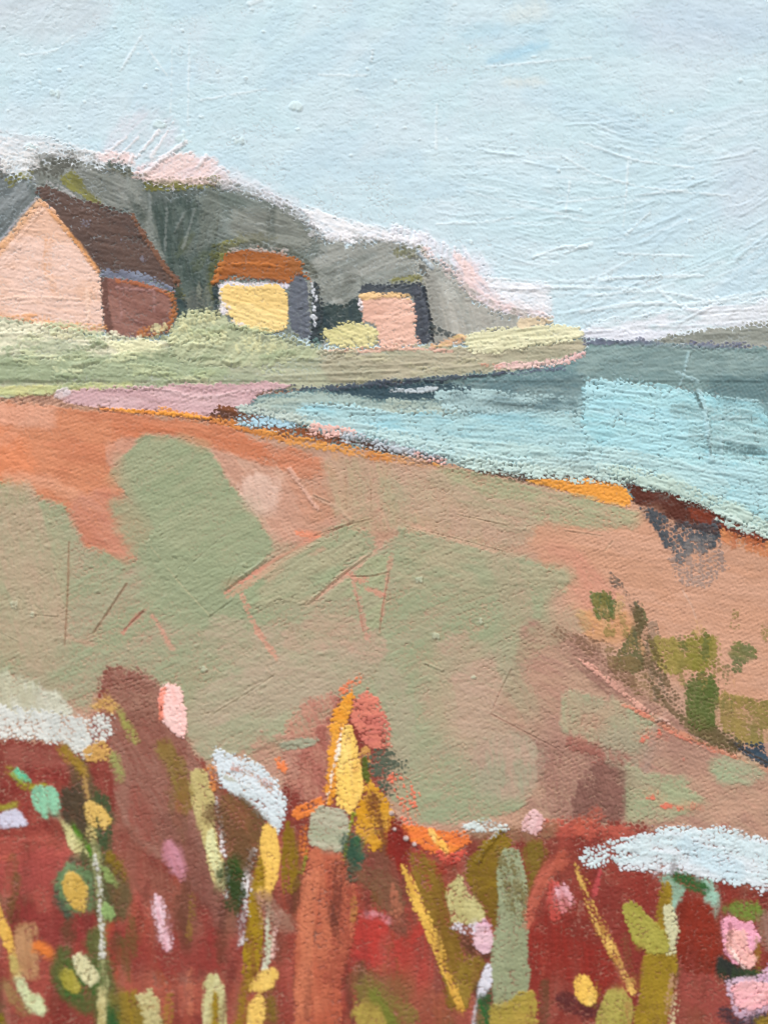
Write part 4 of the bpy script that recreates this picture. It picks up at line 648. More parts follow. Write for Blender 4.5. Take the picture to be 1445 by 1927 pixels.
poly('blossom_drift#3', [(1150, 1618), (1160, 1586), (1190, 1576), (1240, 1562), (1330, 1558), (1390, 1570), (1445, 1584), (1560, 1610), (1560, 1700), (1445, 1676), (1340, 1652), (1250, 1642), (1170, 1632)], (206, 226, 231), (216, 226, 232), load=1.0, rag=6, soft=2, dry=8, ang=8, thick=1.1, ridge=.5)
stroke('blossom_drift#3', [(1112, 1610), (1150, 1600), (1200, 1590)], 34, (206, 224, 228), load=.42, rag=5, soft=1.5, dry=9)
stroke('blossom_drift#3', [(1290, 1590), (1320, 1610), (1380, 1640)], 36, (194, 222, 232), op=.7, soft=9, rag=5)
stroke('blossom_drift#4', [(876, 1556), (910, 1552), (946, 1556)], [10, 18, 12], (204, 216, 214), load=.5, **DR)
ridge_line([(944, 1558), (922, 1580), (905, 1602), (896, 1620)], 9, 2.8, (188, 202, 198), .95)
# the big yellow flower
poly('tall_yellow_flower/back_petal', [(655, 1345), (672, 1312), (692, 1298), (722, 1335), (736, 1370), (736, 1405), (706, 1412), (680, 1392)], (204, 116, 102), (216, 128, 108), load=.76, **DR)
poly('tall_yellow_flower/back_petal', [(610, 1490), (618, 1420), (626, 1345), (645, 1312), (664, 1296), (662, 1340), (650, 1370), (640, 1430), (634, 1500), (618, 1518)], (234, 166, 62), (228, 150, 44), rag=4, soft=3, dry=5, thick=.8)
stroke('tall_yellow_flower/back_petal', [(645, 1300), (668, 1285), (680, 1270)], [10, 14, 6], (230, 128, 88), load=.5, **DR)
poly('tall_yellow_flower/petal', [(632, 1515), (634, 1440), (640, 1385), (650, 1362), (664, 1366), (676, 1420), (684, 1478), (672, 1520), (660, 1534), (645, 1520)], (250, 214, 124), (246, 204, 104), rag=2, soft=2, dry=3, thick=1.8, ridge=.5, fill=.4, ang=85)
stroke('tall_yellow_flower/petal', [(642, 1370), (634, 1420), (622, 1470), (614, 1510)], [3, 4, 4, 4], (240, 226, 206), op=.9, load=.6, rag=2, soft=1.4, thick=1)
poly('tall_yellow_flower/petal#2', [(664, 1560), (672, 1520), (688, 1490), (690, 1450), (704, 1478), (740, 1520), (738, 1550), (724, 1590), (705, 1600), (680, 1580)], (216, 164, 62), (206, 148, 32), load=.84, rag=4, soft=2, dry=7, thick=.9)
stroke('tall_yellow_flower/petal#2', [(706, 1500), (712, 1560)], 12, (120, 96, 54), op=.6, load=.4, rag=4)
stroke('tall_yellow_flower/petal#2', [(668, 1450), (690, 1400), (694, 1440)], 8, (222, 172, 92), op=.7, load=.6, rag=3)
poly('tall_yellow_flower/leaf', [(680, 1422), (690, 1430), (698, 1460), (692, 1474), (684, 1460)], (96, 106, 34), (80, 90, 30), ang=76, **ST)
poly('tall_yellow_flower/leaf#2', [(658, 1570), (678, 1572), (684, 1610), (678, 1640), (655, 1640), (648, 1620)], (52, 92, 74), (62, 100, 66), ang=106, **SF)
stroke('tall_yellow_flower/stem', [(664, 1530), (652, 1580), (642, 1630)], 4.5, (140, 148, 44), **ST)
poly('shrub#11/foliage', [(696, 1414), (730, 1412), (770, 1450), (756, 1486), (728, 1496), (702, 1462)], (72, 84, 70), (92, 100, 82), load=.42, rag=6, soft=1.8, dry=9, thick=.4)
stroke('flower_bed', [(750, 1470), (765, 1500), (770, 1540)], 26, (226, 122, 94), load=.32, rag=4, soft=1.4, dry=9)
stroke('sage_bud/petal', [(535, 1405), (565, 1398), (596, 1392)], [18, 20, 8], (158, 160, 136), **ST)
stroke('orange_flower#2/petal', [(526, 1430), (534, 1446)], 14, (232, 130, 76), load=.7, **DR)
stroke('orange_flower#5/petal', [(562, 1530), (580, 1524), (600, 1510)], [20, 26, 16], (226, 128, 58), load=.6, **DR)
# sage cap and broad terracotta blade
poly('terracotta_blade/blade', [(574, 1606), (600, 1586), (640, 1592), (664, 1640), (672, 1700), (662, 1770), (640, 1840), (636, 1980), (552, 1980), (556, 1760), (565, 1650)], (190, 108, 78), (178, 92, 66), rag=3, soft=3, dry=6, load=.9, thick=.8, ang=88, streak=.18)
stroke('terracotta_blade/blade', [(640, 1640), (648, 1740), (630, 1840)], 36, (150, 70, 54), op=.7, load=.5, rag=5, soft=2, dry=9, ang=88)
stroke('terracotta_blade/blade', [(585, 1650), (575, 1760), (572, 1900)], 26, (204, 124, 90), op=.7, soft=7, rag=4, ang=88)
poly('sage_cap/petal', [(580, 1585), (584, 1532), (606, 1514), (632, 1522), (656, 1534), (656, 1575), (640, 1602), (606, 1598)], (166, 172, 144), (182, 180, 156), rag=3, soft=3, dry=4, thick=.9, ang=10)
poly('olive_blade/blade', [(536, 1545), (546, 1540), (560, 1590), (564, 1660), (556, 1680), (530, 1680), (530, 1590)], (146, 118, 24), (132, 104, 20), ang=87, **ST)
stroke('olive_blade/blade', [(576, 1600), (570, 1640), (564, 1640)], 5, (130, 124, 40), **ST)
stroke('orange_flower#5/petal', [(572, 1560), (570, 1600)], 14, (196, 110, 52), load=.55, **DR)
# left of it: gold and olive stalks
poly('flower_bed/earth_patch', [(415, 1500), (455, 1495), (500, 1540), (500, 1580), (470, 1650), (440, 1660), (420, 1600)], (128, 92, 56), (104, 80, 46), op=.9, rag=5, soft=7, dry=6, load=.9, ang=70)
poly('olive_stalk/leaf', [(424, 1620), (445, 1600), (470, 1620), (468, 1680), (448, 1696), (432, 1680)], (48, 82, 28), (70, 70, 36), op=.95, rag=5, soft=8, thick=.4)
poly('gold_stalk/stalk', [(492, 1556), (502, 1548), (520, 1560), (528, 1600), (522, 1650), (508, 1692), (490, 1702), (484, 1650), (488, 1600)], (238, 196, 98), (228, 184, 88), ang=85, **ST)
poly('olive_stalk/stalk', [(480, 1616), (494, 1612), (500, 1640), (492, 1700), (496, 1780), (484, 1830), (456, 1840), (458, 1780), (468, 1700)], (158, 128, 22), (144, 116, 20), ang=88, **ST)
poly('gold_stalk/stalk', [(486, 1672), (505, 1670), (515, 1690), (500, 1704), (486, 1700)], (236, 194, 92), ang=86, **ST)
for p in ([(404, 1498), (412, 1560), (420, 1620), (428, 1685)], [(476, 1602), (466, 1660), (458, 1720), (456, 1770)]):
    stroke('white_dotted_line/line', p, 8, (226, 222, 222), load=.5, rag=2.5, soft=1.3, dry=9, thick=1.0)
stroke('pale_leaf/leaf', [(506, 1700), (512, 1750), (500, 1820)], [12, 20, 10], (206, 208, 186), (186, 192, 162), load=.74, **DR)
stroke('pale_leaf/leaf', [(526, 1720), (518, 1740), (514, 1800)], [12, 10, 8], (226, 182, 172), op=.85, load=.6, **DR)
poly('gold_petal/petal', [(466, 1846), (490, 1826), (516, 1818), (523, 1832), (512, 1856), (488, 1866), (470, 1862)], (234, 198, 106), (224, 186, 92), ang=87, **ST)
poly('gold_petal#2/petal', [(468, 1888), (486, 1868), (500, 1880), (500, 1908), (486, 1960), (462, 1960)], (238, 202, 118), (230, 192, 100), ang=77, **ST)
stroke('olive_stalk/stalk', [(470, 1830), (456, 1880), (446, 1950)], [22, 18, 14], (140, 108, 24), op=.9, **SF)
stroke('flower_bed', [(510, 1880), (512, 1910)], 18, (118, 98, 30), op=.8, soft=6)
poly('cream_stalk/stalk', [(360, 1456), (370, 1446), (386, 1450), (402, 1490), (406, 1560), (418, 1610), (428, 1660), (422, 1684), (404, 1664), (386, 1600), (366, 1530), (358, 1490)], (206, 192, 134), (192, 178, 118), ang=80, **ST)
poly('cream_stalk/stalk/highlight', [(390, 1566), (402, 1560), (412, 1600), (424, 1646), (418, 1672), (402, 1640), (390, 1600)], (222, 222, 168), ang=80, **ST)
stroke('olive_smear/leaf', [(312, 1410), (340, 1450), (352, 1520)], [34, 36, 20], (140, 122, 58), (128, 104, 40), op=.8, **SF)
stroke('orange_flower#3/petal', [(392, 1448), (404, 1452), (404, 1480)], 12, (206, 130, 70), load=.6, **DR)
poly('pale_leaf#2/leaf', [(382, 1850), (392, 1832), (412, 1834), (424, 1860), (428, 1990), (384, 1990)], (206, 202, 150), (190, 184, 128), ang=93, **ST)
poly('pale_leaf#2/leaf/midrib', [(402, 1862), (410, 1866), (418, 1990), (396, 1990)], (150, 124, 26), rag=2, soft=3)
# deep accents between the plants
for i in range(34):
    x = rnd.uniform(0, 1440); y = rnd.uniform(1600, 1880); l = rnd.uniform(50, 130); s0 = rnd.uniform(-.2, .2) * l
    stroke('flower_bed', [(x, y), (x + s0 * .4, y + l * .5), (x + s0, y + l)], [6, rnd.uniform(14, 28), 6], rnd.choice([(84, 44, 34), (74, 66, 38), (96, 58, 40), (102, 40, 34), (92, 84, 40)]), op=.6, load=.75, soft=6, rag=7, dry=5, thick=.2, streak=.25)
for p, w, c in [([(405, 1530), (440, 1570), (470, 1620)], 40, (104, 74, 46)), ([(430, 1640), (446, 1680), (440, 1700)], 34, (40, 64, 24)), ([(650, 1580), (664, 1620), (660, 1650)], 22, (44, 76, 60)), ([(850, 1760), (880, 1780), (910, 1790)], 30, (84, 52, 32)), ([(700, 1500), (716, 1560), (730, 1600)], 18, (110, 60, 34)), ([(1340, 1810), (1390, 1835), (1445, 1845)], 24, (34, 46, 34)), ([(1360, 1905), (1400, 1925), (1445, 1915)], 26, (48, 44, 52)), ([(900, 1860), (915, 1890), (905, 1927)], 24, (36, 70, 36)), ([(1060, 1880), (1090, 1900), (1120, 1900)], 30, (78, 34, 36)), ([(690, 1650), (730, 1660), (740, 1700)], 36, (120, 84, 60)), ([(500, 1690), (512, 1720), (540, 1740)], 30, (150, 112, 94)), ([(690, 1860), (730, 1890), (760, 1910)], 44, (124, 108, 52))]:
    stroke('flower_bed', p, w, c, op=.9, soft=7, rag=6, dry=6, load=.85, thick=.3, streak=.2)
# leafy stem on the left
for p, w, c in [([(168, 1560), (178, 1640), (206, 1720)], [40, 52, 30], (70, 84, 48)), ([(140, 1620), (110, 1680), (130, 1720)], [20, 26, 14], (62, 84, 66)), ([(200, 1620), (232, 1680), (226, 1720)], [34, 40, 20], (92, 82, 50)), ([(180, 1760), (190, 1830), (210, 1927)], [30, 44, 60], (84, 96, 48)), ([(120, 1790), (110, 1850), (160, 1890)], [24, 30, 30], (76, 92, 44)), ([(150, 1440), (160, 1500), (140, 1560)], [30, 44, 40], (92, 78, 54)), ([(215, 1880), (250, 1900), (290, 1927)], [30, 40, 40], (110, 104, 46))]:
    shade_n = globals().get('shade_n', 20) + 1
    stroke('leafy_stem/shade#%d' % shade_n, p, w, c, op=.9, soft=8, rag=5, streak=.25, ang=80)
poly('leafy_stem/shade', [(118, 1490), (150, 1470), (165, 1500), (170, 1560), (150, 1580), (120, 1540)], (84, 70, 50), (70, 58, 42), ang=76, **SF)
poly('leafy_stem/shade#2', [(175, 1480), (200, 1490), (215, 1540), (212, 1600), (190, 1620), (175, 1580)], (62, 80, 48), (84, 84, 50), ang=90, **SF)
stroke('leafy_stem/stem', [(172, 1560), (184, 1620), (192, 1690), (194, 1760), (196, 1860), (202, 1980)], [10, 12, 12, 10, 12, 16], (122, 122, 68), (150, 152, 104), **SF)
stroke('leafy_stem/stem', [(180, 1610), (190, 1670), (193, 1740), (194, 1800)], 5, (206, 206, 196), load=.66, **DR)
stroke('leafy_stem/stem#2', [(192, 1860), (198, 1980)], 14, (192, 184, 130), **ST)
poly('leafy_stem/leaf', [(116, 1542), (138, 1556), (160, 1590), (176, 1612), (160, 1612), (138, 1598), (124, 1574)], (216, 212, 156), (204, 200, 138), ang=87, **ST)
stroke('leafy_stem/leaf#2', [(140, 1556), (164, 1588), (178, 1618)], [4, 9, 8], (78, 126, 26), **ST)
poly('leafy_stem/leaf#3', [(108, 1650), (128, 1622), (160, 1626), (180, 1650), (180, 1700), (160, 1720), (128, 1706), (112, 1680)], (96, 122, 80), (122, 150, 108), ang=93, **SF)
poly('leafy_stem/leaf#4', [(118, 1660), (130, 1638), (150, 1642), (166, 1670), (166, 1710), (158, 1720), (138, 1704), (122, 1684)], (212, 178, 92), (202, 166, 78), ang=88, **ST)
poly('leafy_stem/leaf#5', [(186, 1624), (204, 1634), (228, 1662), (224, 1672), (202, 1656)], (150, 172, 108), (130, 150, 86), ang=92, **ST)
poly('leafy_stem/leaf#6', [(196, 1600), (220, 1606), (244, 1640), (240, 1660), (214, 1640)], (124, 102, 26), ang=108, **SF)
poly('leafy_stem/leaf#7', [(196, 1696), (214, 1704), (220, 1724), (208, 1734), (196, 1722)], (142, 172, 106), ang=100, **ST)
poly('leafy_stem/shade#3', [(108, 1810), (140, 1796), (190, 1810), (196, 1860), (170, 1880), (120, 1870)], (62, 96, 40), (88, 98, 46), ang=90, **SF)
poly('leafy_stem/leaf#8', [(136, 1800), (150, 1790), (168, 1800), (186, 1828), (190, 1846), (174, 1854), (154, 1840)], (226, 222, 182), (214, 210, 164), ang=101, **ST)
poly('leafy_stem/leaf#9', [(112, 1832), (126, 1818), (142, 1830), (156, 1858), (146, 1868), (124, 1856)], (168, 158, 68), (152, 144, 52), ang=86, **ST)
poly('green_leaf/leaf', [(204, 1896), (222, 1888), (236, 1910), (238, 1980), (206, 1980)], (32, 92, 32), (44, 84, 40), ang=98, **SF)
poly('olive_smear#2/leaf', [(222, 1862), (256, 1866), (278, 1900), (270, 1980), (238, 1980), (226, 1900)], (152, 126, 34), (130, 110, 40), ang=78, **SF)
poly('pale_leaf#3/leaf', [(258, 1868), (284, 1858), (300, 1890), (312, 1980), (280, 1980), (270, 1900)], (192, 184, 132), (168, 150, 92), load=.7, **DR)
# flowers at the far left
poly('pink_bud/petal', [(300, 1316), (308, 1292), (324, 1284), (342, 1300), (352, 1336), (352, 1368), (344, 1390), (326, 1378), (308, 1352)], (248, 192, 184), (250, 204, 198), rag=2.5, soft=2, dry=4, thick=1.6, ridge=.5, ang=75)
stroke('pink_bud/petal', [(310, 1296), (302, 1322), (306, 1350)], 9, (240, 138, 112), op=.85, load=.75, rag=3)
stroke('ochre_bud/petal', [(184, 1328), (200, 1320), (212, 1332)], [20, 30, 16], (206, 164, 96), **SF)
stroke('ochre_bud#2/petal', [(172, 1418), (190, 1412), (204, 1420)], [24, 34, 18], (202, 158, 88), load=.66, **DR)
stroke('ochre_bud#2/stem', [(160, 1450), (166, 1500)], 9, (176, 140, 84), rag=2, soft=3, thick=.5)
stroke('green_dash/leaf', [(232, 1342), (242, 1370), (250, 1392)], 12, (156, 152, 82), **SF)
stroke('green_dash#2/leaf', [(216, 1426), (224, 1446), (230, 1464)], 13, (152, 152, 90), **SF)
stroke('olive_smear#3/leaf', [(124, 1410), (142, 1430), (156, 1452)], 18, (150, 120, 40), **SF)
poly('mint_flower/petal', [(22, 1456), (34, 1444), (48, 1454), (64, 1470), (54, 1478), (36, 1472)], (112, 206, 162), (96, 190, 150), ang=81, **ST)
stroke('mint_flower/stem', [(20, 1446), (40, 1474), (66, 1480), (84, 1478)], 6, (150, 148, 38), **SF)
poly('mint_flower#2/petal', [(58, 1492), (74, 1476), (96, 1478), (114, 1490), (118, 1516), (104, 1536), (88, 1540), (68, 1522)], (142, 202, 166), (126, 186, 154), ang=81, **ST)
poly('lavender_flower/petal', [(-40, 1545), (0, 1530), (30, 1518), (42, 1528), (54, 1552), (30, 1556), (-40, 1562)], (206, 206, 224), (196, 194, 212), rag=3, soft=3.5, thick=1.0)
stroke('lavender_flower/leaf', [(-20, 1524), (10, 1520), (30, 1514)], 8, (150, 142, 50), **SF)
poly('yellow_flower/petal', [(162, 1510), (176, 1506), (196, 1522), (212, 1546), (196, 1560), (176, 1558), (164, 1540)], (220, 186, 106), (212, 176, 92), ang=78, **ST)
stroke('yellow_flower/petal#2', [(168, 1565), (178, 1578)], 12, (206, 186, 120), load=.55, **DR)
poly('gold_stalk#2/stalk', [(-20, 1690), (0, 1692), (14, 1735), (38, 1790), (38, 1812), (22, 1800), (6, 1765), (-20, 1740)], (226, 182, 88), (214, 166, 72), ang=99, **ST)
stroke('gold_stalk#2/stalk', [(24, 1800), (34, 1830)], 12, (190, 170, 100), **SF)
stroke('tan_leaf/leaf', [(52, 1752), (50, 1790), (62, 1830)], [34, 40, 22], (168, 120, 80), (180, 136, 96), **SF)
stroke('orange_flower#4/petal', [(76, 1780), (92, 1792)], 16, (214, 120, 52), **SF)
poly('pale_green_flower/petal', [(28, 1838), (44, 1836), (56, 1860), (84, 1876), (92, 1900), (76, 1910), (52, 1896), (36, 1866)], (206, 214, 168), (190, 202, 148), rag=3, soft=4, thick=1.0, ang=80)
stroke('pale_green_flower/leaf', [(10, 1850), (30, 1880), (50, 1900)], 16, (150, 130, 80), op=.7, **SF)
stroke('olive_smear#4/leaf', [(0, 1915), (8, 1940)], 16, (120, 104, 20), **SF)
poly('pink_petal/petal', [(306, 1594), (320, 1578), (340, 1596), (352, 1634), (346, 1660), (328, 1644), (312, 1620)], (198, 138, 152), (184, 122, 132), rag=3, soft=5, thick=.8, ang=70)
stroke('pink_petal#2/petal', [(298, 1696), (306, 1740), (316, 1784)], [18, 24, 10], (236, 206, 216), (214, 160, 170), load=.7, rag=4, soft=4, dry=6, thick=.9)

# middle: orange flower, olive leaves, gold blade
poly('orange_flower/petal', [(740, 1552), (770, 1552), (820, 1558), (884, 1568), (878, 1590), (852, 1608), (816, 1606), (776, 1584)], (240, 142, 60), (232, 124, 60), load=.86, **DR)
poly('orange_flower/petal#2', [(802, 1560), (814, 1560), (844, 1596), (840, 1606), (824, 1598)], (250, 206, 120), (244, 184, 84), ang=90, **ST)
stroke('orange_flower/petal#3', [(826, 1606), (850, 1618), (872, 1604)], [10, 18, 8], (208, 88, 72), load=.66, **DR)
poly('crimson_flower/petal', [(732, 1548), (748, 1540), (764, 1570), (770, 1620), (756, 1640), (734, 1610), (728, 1580)], (142, 38, 28), (126, 34, 26), ang=89, **SF)
stroke('crimson_flower/petal', [(806, 1630), (830, 1640), (850, 1620)], 18, (150, 42, 34), op=.8, load=.6, rag=4)
for x, y, r in ((763, 1577, 5.5), (779, 1588, 4.5), (742, 1560, 3.5), (736, 1530, 5)): blob('crimson_flower/dew_bead', x, y, r, r, (206, 190, 186), op=.95, soft=1, rag=.6, dry=0, thick=5, fill=.8)
poly('olive_leaf/leaf', [(766, 1600), (796, 1606), (826, 1650), (850, 1700), (862, 1770), (886, 1850), (880, 1900), (840, 1900), (826, 1820), (800, 1720), (776, 1650)], (122, 92, 28), (136, 106, 36), rag=4, soft=4, dry=5, load=.95, ang=70, thick=.6)
poly('cream_petal/petal', [(838, 1690), (846, 1662), (866, 1644), (880, 1676), (912, 1714), (912, 1732), (880, 1738), (850, 1738)], (196, 190, 132), (184, 176, 118), ang=102, **ST)
stroke('cream_petal/petal#2', [(858, 1740), (880, 1750), (902, 1740)], 15, (212, 206, 216), load=.46, **DR)
poly('olive_leaf#2/leaf', [(868, 1648), (884, 1612), (912, 1582), (944, 1562), (962, 1580), (944, 1640), (942, 1700), (930, 1750), (912, 1712), (890, 1680)], (134, 108, 26), (118, 92, 24), rag=3, soft=3, dry=6, thick=.6)
poly('olive_leaf#3/leaf', [(985, 1590), (1012, 1580), (1026, 1600), (1010, 1650), (990, 1690), (984, 1640)], (134, 112, 32), (120, 98, 34), ang=85, **SF)
poly('olive_leaf#4/leaf', [(868, 1800), (900, 1796), (916, 1815), (890, 1850), (870, 1900), (850, 1880)], (130, 106, 30), (146, 120, 48), ang=71, **SF)
stroke('gold_blade/blade', [(758, 1630), (782, 1690), (812, 1760), (838, 1830), (866, 1896)], [8, 18, 18, 14, 12], (228, 184, 84), (208, 160, 66), load=.72, **DR)
poly('pink_petal#3/petal', [(890, 1770), (896, 1738), (912, 1728), (930, 1764), (922, 1788), (904, 1796)], (216, 172, 192), (226, 190, 200), load=.86, **DR)
poly('sage_blade/blade', [(938, 1604), (958, 1596), (976, 1602), (988, 1660), (990, 1760), (994, 1850), (986, 1896), (924, 1896), (922, 1800), (934, 1720), (936, 1650)], (152, 161, 127), (144, 152, 118), rag=3, soft=2.5, dry=4, load=1.15, thick=.9, ang=85)
stroke('sage_blade/blade', [(950, 1610), (960, 1670), (975, 1710)], 32, (110, 96, 50), op=.8, load=.34, rag=5, soft=1.8, dry=9)
poly('white_petal/petal', [(902, 1840), (914, 1812), (922, 1820), (922, 1850), (902, 1890), (888, 1960), (880, 1960), (892, 1890)], (216, 216, 226), (202, 204, 216), ang=102, **ST)
poly('green_leaf#2/leaf', [(896, 1880), (920, 1860), (924, 1900), (920, 1980), (890, 1980)], (44, 92, 42), (60, 80, 50), ang=72, **SF)
poly('olive_block/leaf', [(918, 1896), (952, 1880), (974, 1864), (1008, 1864), (1014, 1980), (918, 1980)], (164, 146, 62), (180, 152, 70), rag=4, soft=3, dry=5, thick=.7)
stroke('terracotta_arc/blade', [(1056, 1612), (1022, 1648), (1002, 1690), (992, 1740)], [20, 26, 22, 10], (186, 98, 78), (170, 84, 64), **SF)
blob('pink_bloom/petal', 1000, 1548, 19, 22, (228, 190, 190), (216, 172, 172), rot=20, load=.82, **DR)
blob('pink_bloom#2/petal', 1054, 1690, 20, 28, (226, 176, 186), (206, 124, 124), rot=-15, load=.7, rag=5, soft=4, dry=7, thick=.8)
stroke('pink_bloom#2/petal', [(1040, 1665), (1036, 1700), (1044, 1724)], 16, (196, 82, 72), op=.8, load=.6, rag=4)
stroke('gold_blade#2/blade', [(1083, 1628), (1104, 1690), (1136, 1762), (1160, 1810), (1190, 1868)], [5, 13, 18, 13, 11], (226, 186, 100), (178, 130, 62), load=.54, **DR)
poly('yellow_oval/petal', [(1078, 1852), (1084, 1834), (1100, 1834), (1116, 1856), (1122, 1876), (1110, 1890), (1092, 1888), (1080, 1872)], (242, 204, 108), (234, 190, 88), ang=91, **ST)
stroke('pink_dash/petal', [(1126, 1640), (1120, 1665), (1115, 1682)], 9, (176, 72, 72), **ST)
poly('olive_block#2/leaf', [(668, 1890), (700, 1880), (724, 1896), (744, 1980), (676, 1980)], (168, 148, 70), (150, 130, 60), ang=107, **SF)
stroke('green_leaf#3/leaf', [(700, 1868), (720, 1890), (740, 1927)], 14, (112, 116, 44), **SF)
# right: forked stem, pink flowers
poly('mint_leaf/leaf', [(1234, 1642), (1262, 1648), (1286, 1672), (1276, 1700), (1270, 1770), (1256, 1780), (1258, 1700)], (152, 188, 168), (140, 170, 146), rag=4, soft=4, dry=5, thick=.6)
stroke('mint_leaf#2/leaf', [(1326, 1664), (1340, 1690), (1336, 1716)], [18, 26, 12], (152, 192, 172), **SF)
stroke('green_leaf#4/leaf', [(1272, 1648), (1298, 1662), (1324, 1676)], [14, 24, 14], (50, 96, 48), **SF)
poly('red_block/petal', [(1272, 1700), (1300, 1690), (1336, 1698), (1350, 1760), (1340, 1830), (1290, 1834), (1268, 1780)], (136, 44, 26), (120, 38, 22), ang=103, **SF)
poly('forked_stem/stem', [(1232, 1740), (1240, 1664), (1254, 1656), (1262, 1672), (1258, 1750), (1270, 1810), (1262, 1870), (1240, 1980), (1180, 1980), (1196, 1880), (1212, 1790)], (152, 126, 32), (136, 110, 28), rag=3, soft=3, dry=4, ang=80, thick=.8)
stroke('forked_stem/stem/highlight', [(1252, 1708), (1262, 1750), (1258, 1790)], [14, 20, 10], (200, 198, 158), load=.7, **DR)
poly('forked_stem/leaf', [(1170, 1706), (1182, 1693), (1200, 1704), (1232, 1738), (1254, 1768), (1252, 1790), (1222, 1796), (1190, 1772), (1176, 1738)], (166, 160, 72), (152, 146, 58), rag=3, soft=2.5, dry=4, thick=1.0, ang=50)
stroke('forked_stem/stem', [(1270, 1880), (1258, 1927)], 12, (206, 190, 150), load=.4, **DR)
poly('green_leaf#5/leaf', [(1106, 1980), (1124, 1890), (1146, 1858), (1172, 1860), (1188, 1880), (1184, 1980)], (170, 160, 80), (156, 148, 66), ang=98, **ST)
poly('pink_rose/leaf', [(1356, 1706), (1384, 1694), (1420, 1700), (1438, 1720), (1410, 1730), (1370, 1722)], (112, 132, 52), (96, 116, 48), ang=85, **SF)
poly('pink_rose/leaf#2', [(1350, 1800), (1380, 1816), (1420, 1820), (1440, 1840), (1400, 1856), (1360, 1850), (1344, 1830)], (46, 66, 36), (40, 44, 40), ang=96, **SF)
poly('pink_rose#3/petal', [(1420, 1722), (1445, 1712), (1500, 1720), (1500, 1800), (1445, 1790), (1424, 1764)], (142, 108, 90), (160, 120, 110), ang=80, **SF)
poly('pink_rose/petal', [(1352, 1740), (1360, 1724), (1378, 1724), (1392, 1738), (1412, 1732), (1426, 1766), (1414, 1788), (1404, 1796), (1392, 1812), (1372, 1810), (1360, 1786)], (240, 172, 194), (236, 164, 186), rag=2.5, soft=2, dry=3, thick=1.2)
poly('pink_rose/petal#2', [(1360, 1752), (1380, 1744), (1400, 1752), (1404, 1780), (1422, 1806), (1404, 1824), (1382, 1806), (1364, 1784)], (240, 188, 182), (236, 178, 170), rag=2.5, soft=2, dry=3, thick=1.4, ridge=.7, ang=55)
ridge_line([(1370, 1782), (1384, 1806), (1396, 1820)], 5, 2.4, (246, 214, 206), .9)
poly('pink_rose#2/petal', [(1362, 1850), (1380, 1838), (1445, 1836), (1510, 1840), (1510, 1920), (1445, 1906), (1400, 1924), (1376, 1904)], (204, 176, 194), (186, 156, 176), load=.7, **DR)
poly('pink_rose#2/petal#2', [(1370, 1858), (1386, 1846), (1420, 1844), (1450, 1852), (1500, 1860), (1490, 1880), (1445, 1886), (1408, 1902), (1382, 1890)], (241, 184, 186), (238, 172, 180), rag=3, soft=2, dry=3, thick=1.4, ridge=.7, ang=-30)
stroke('pink_rose#2/leaf', [(1400, 1920), (1430, 1910), (1470, 1905)], 18, (62, 56, 66), load=.5, **DR)
poly('pink_rose#2/petal', [(1416, 1842), (1440, 1815), (1500, 1800), (1500, 1840), (1445, 1846)], (214, 180, 200), (200, 160, 186), load=.8, **DR)
poly('olive_block#3/leaf', [(1420, 1915), (1460, 1905), (1520, 1910), (1520, 1980), (1420, 1980)], (140, 116, 40), ang=70, **SF)

# brushes dragged through the wet edges of the flowers
for i in range(120):
    x = rnd.uniform(0, 1440); y = rnd.uniform(1420, 1915)
    if x > 400 and y < 1560: continue
    l = rnd.uniform(20, 70); a = math.radians(rnd.choice([90, 75, 105, 60, 120]) + rnd.uniform(-10, 10))
    smudge([(x, y), (x + l * math.cos(a), y + l * math.sin(a))], rnd.uniform(12, 28), rnd.uniform(7, 13), .6)
for i in range(34):
    x = rnd.uniform(-5, 1440); y = rnd.uniform(1640, 1900); l = rnd.uniform(30, 100); s_ = rnd.uniform(-.25, .25) * l
    stroke(None, [(x, y), (x + s_ * .4, y + l * .5), (x + s_, y + l)], [3, rnd.uniform(5, 11), 3], rnd.choice([(170, 90, 70), (120, 84, 50), (150, 124, 40), (186, 110, 84), (196, 150, 130), (110, 50, 40)]), op=rnd.uniform(.3, .6), load=.5, soft=2.5, rag=3, dry=7, thick=.4)
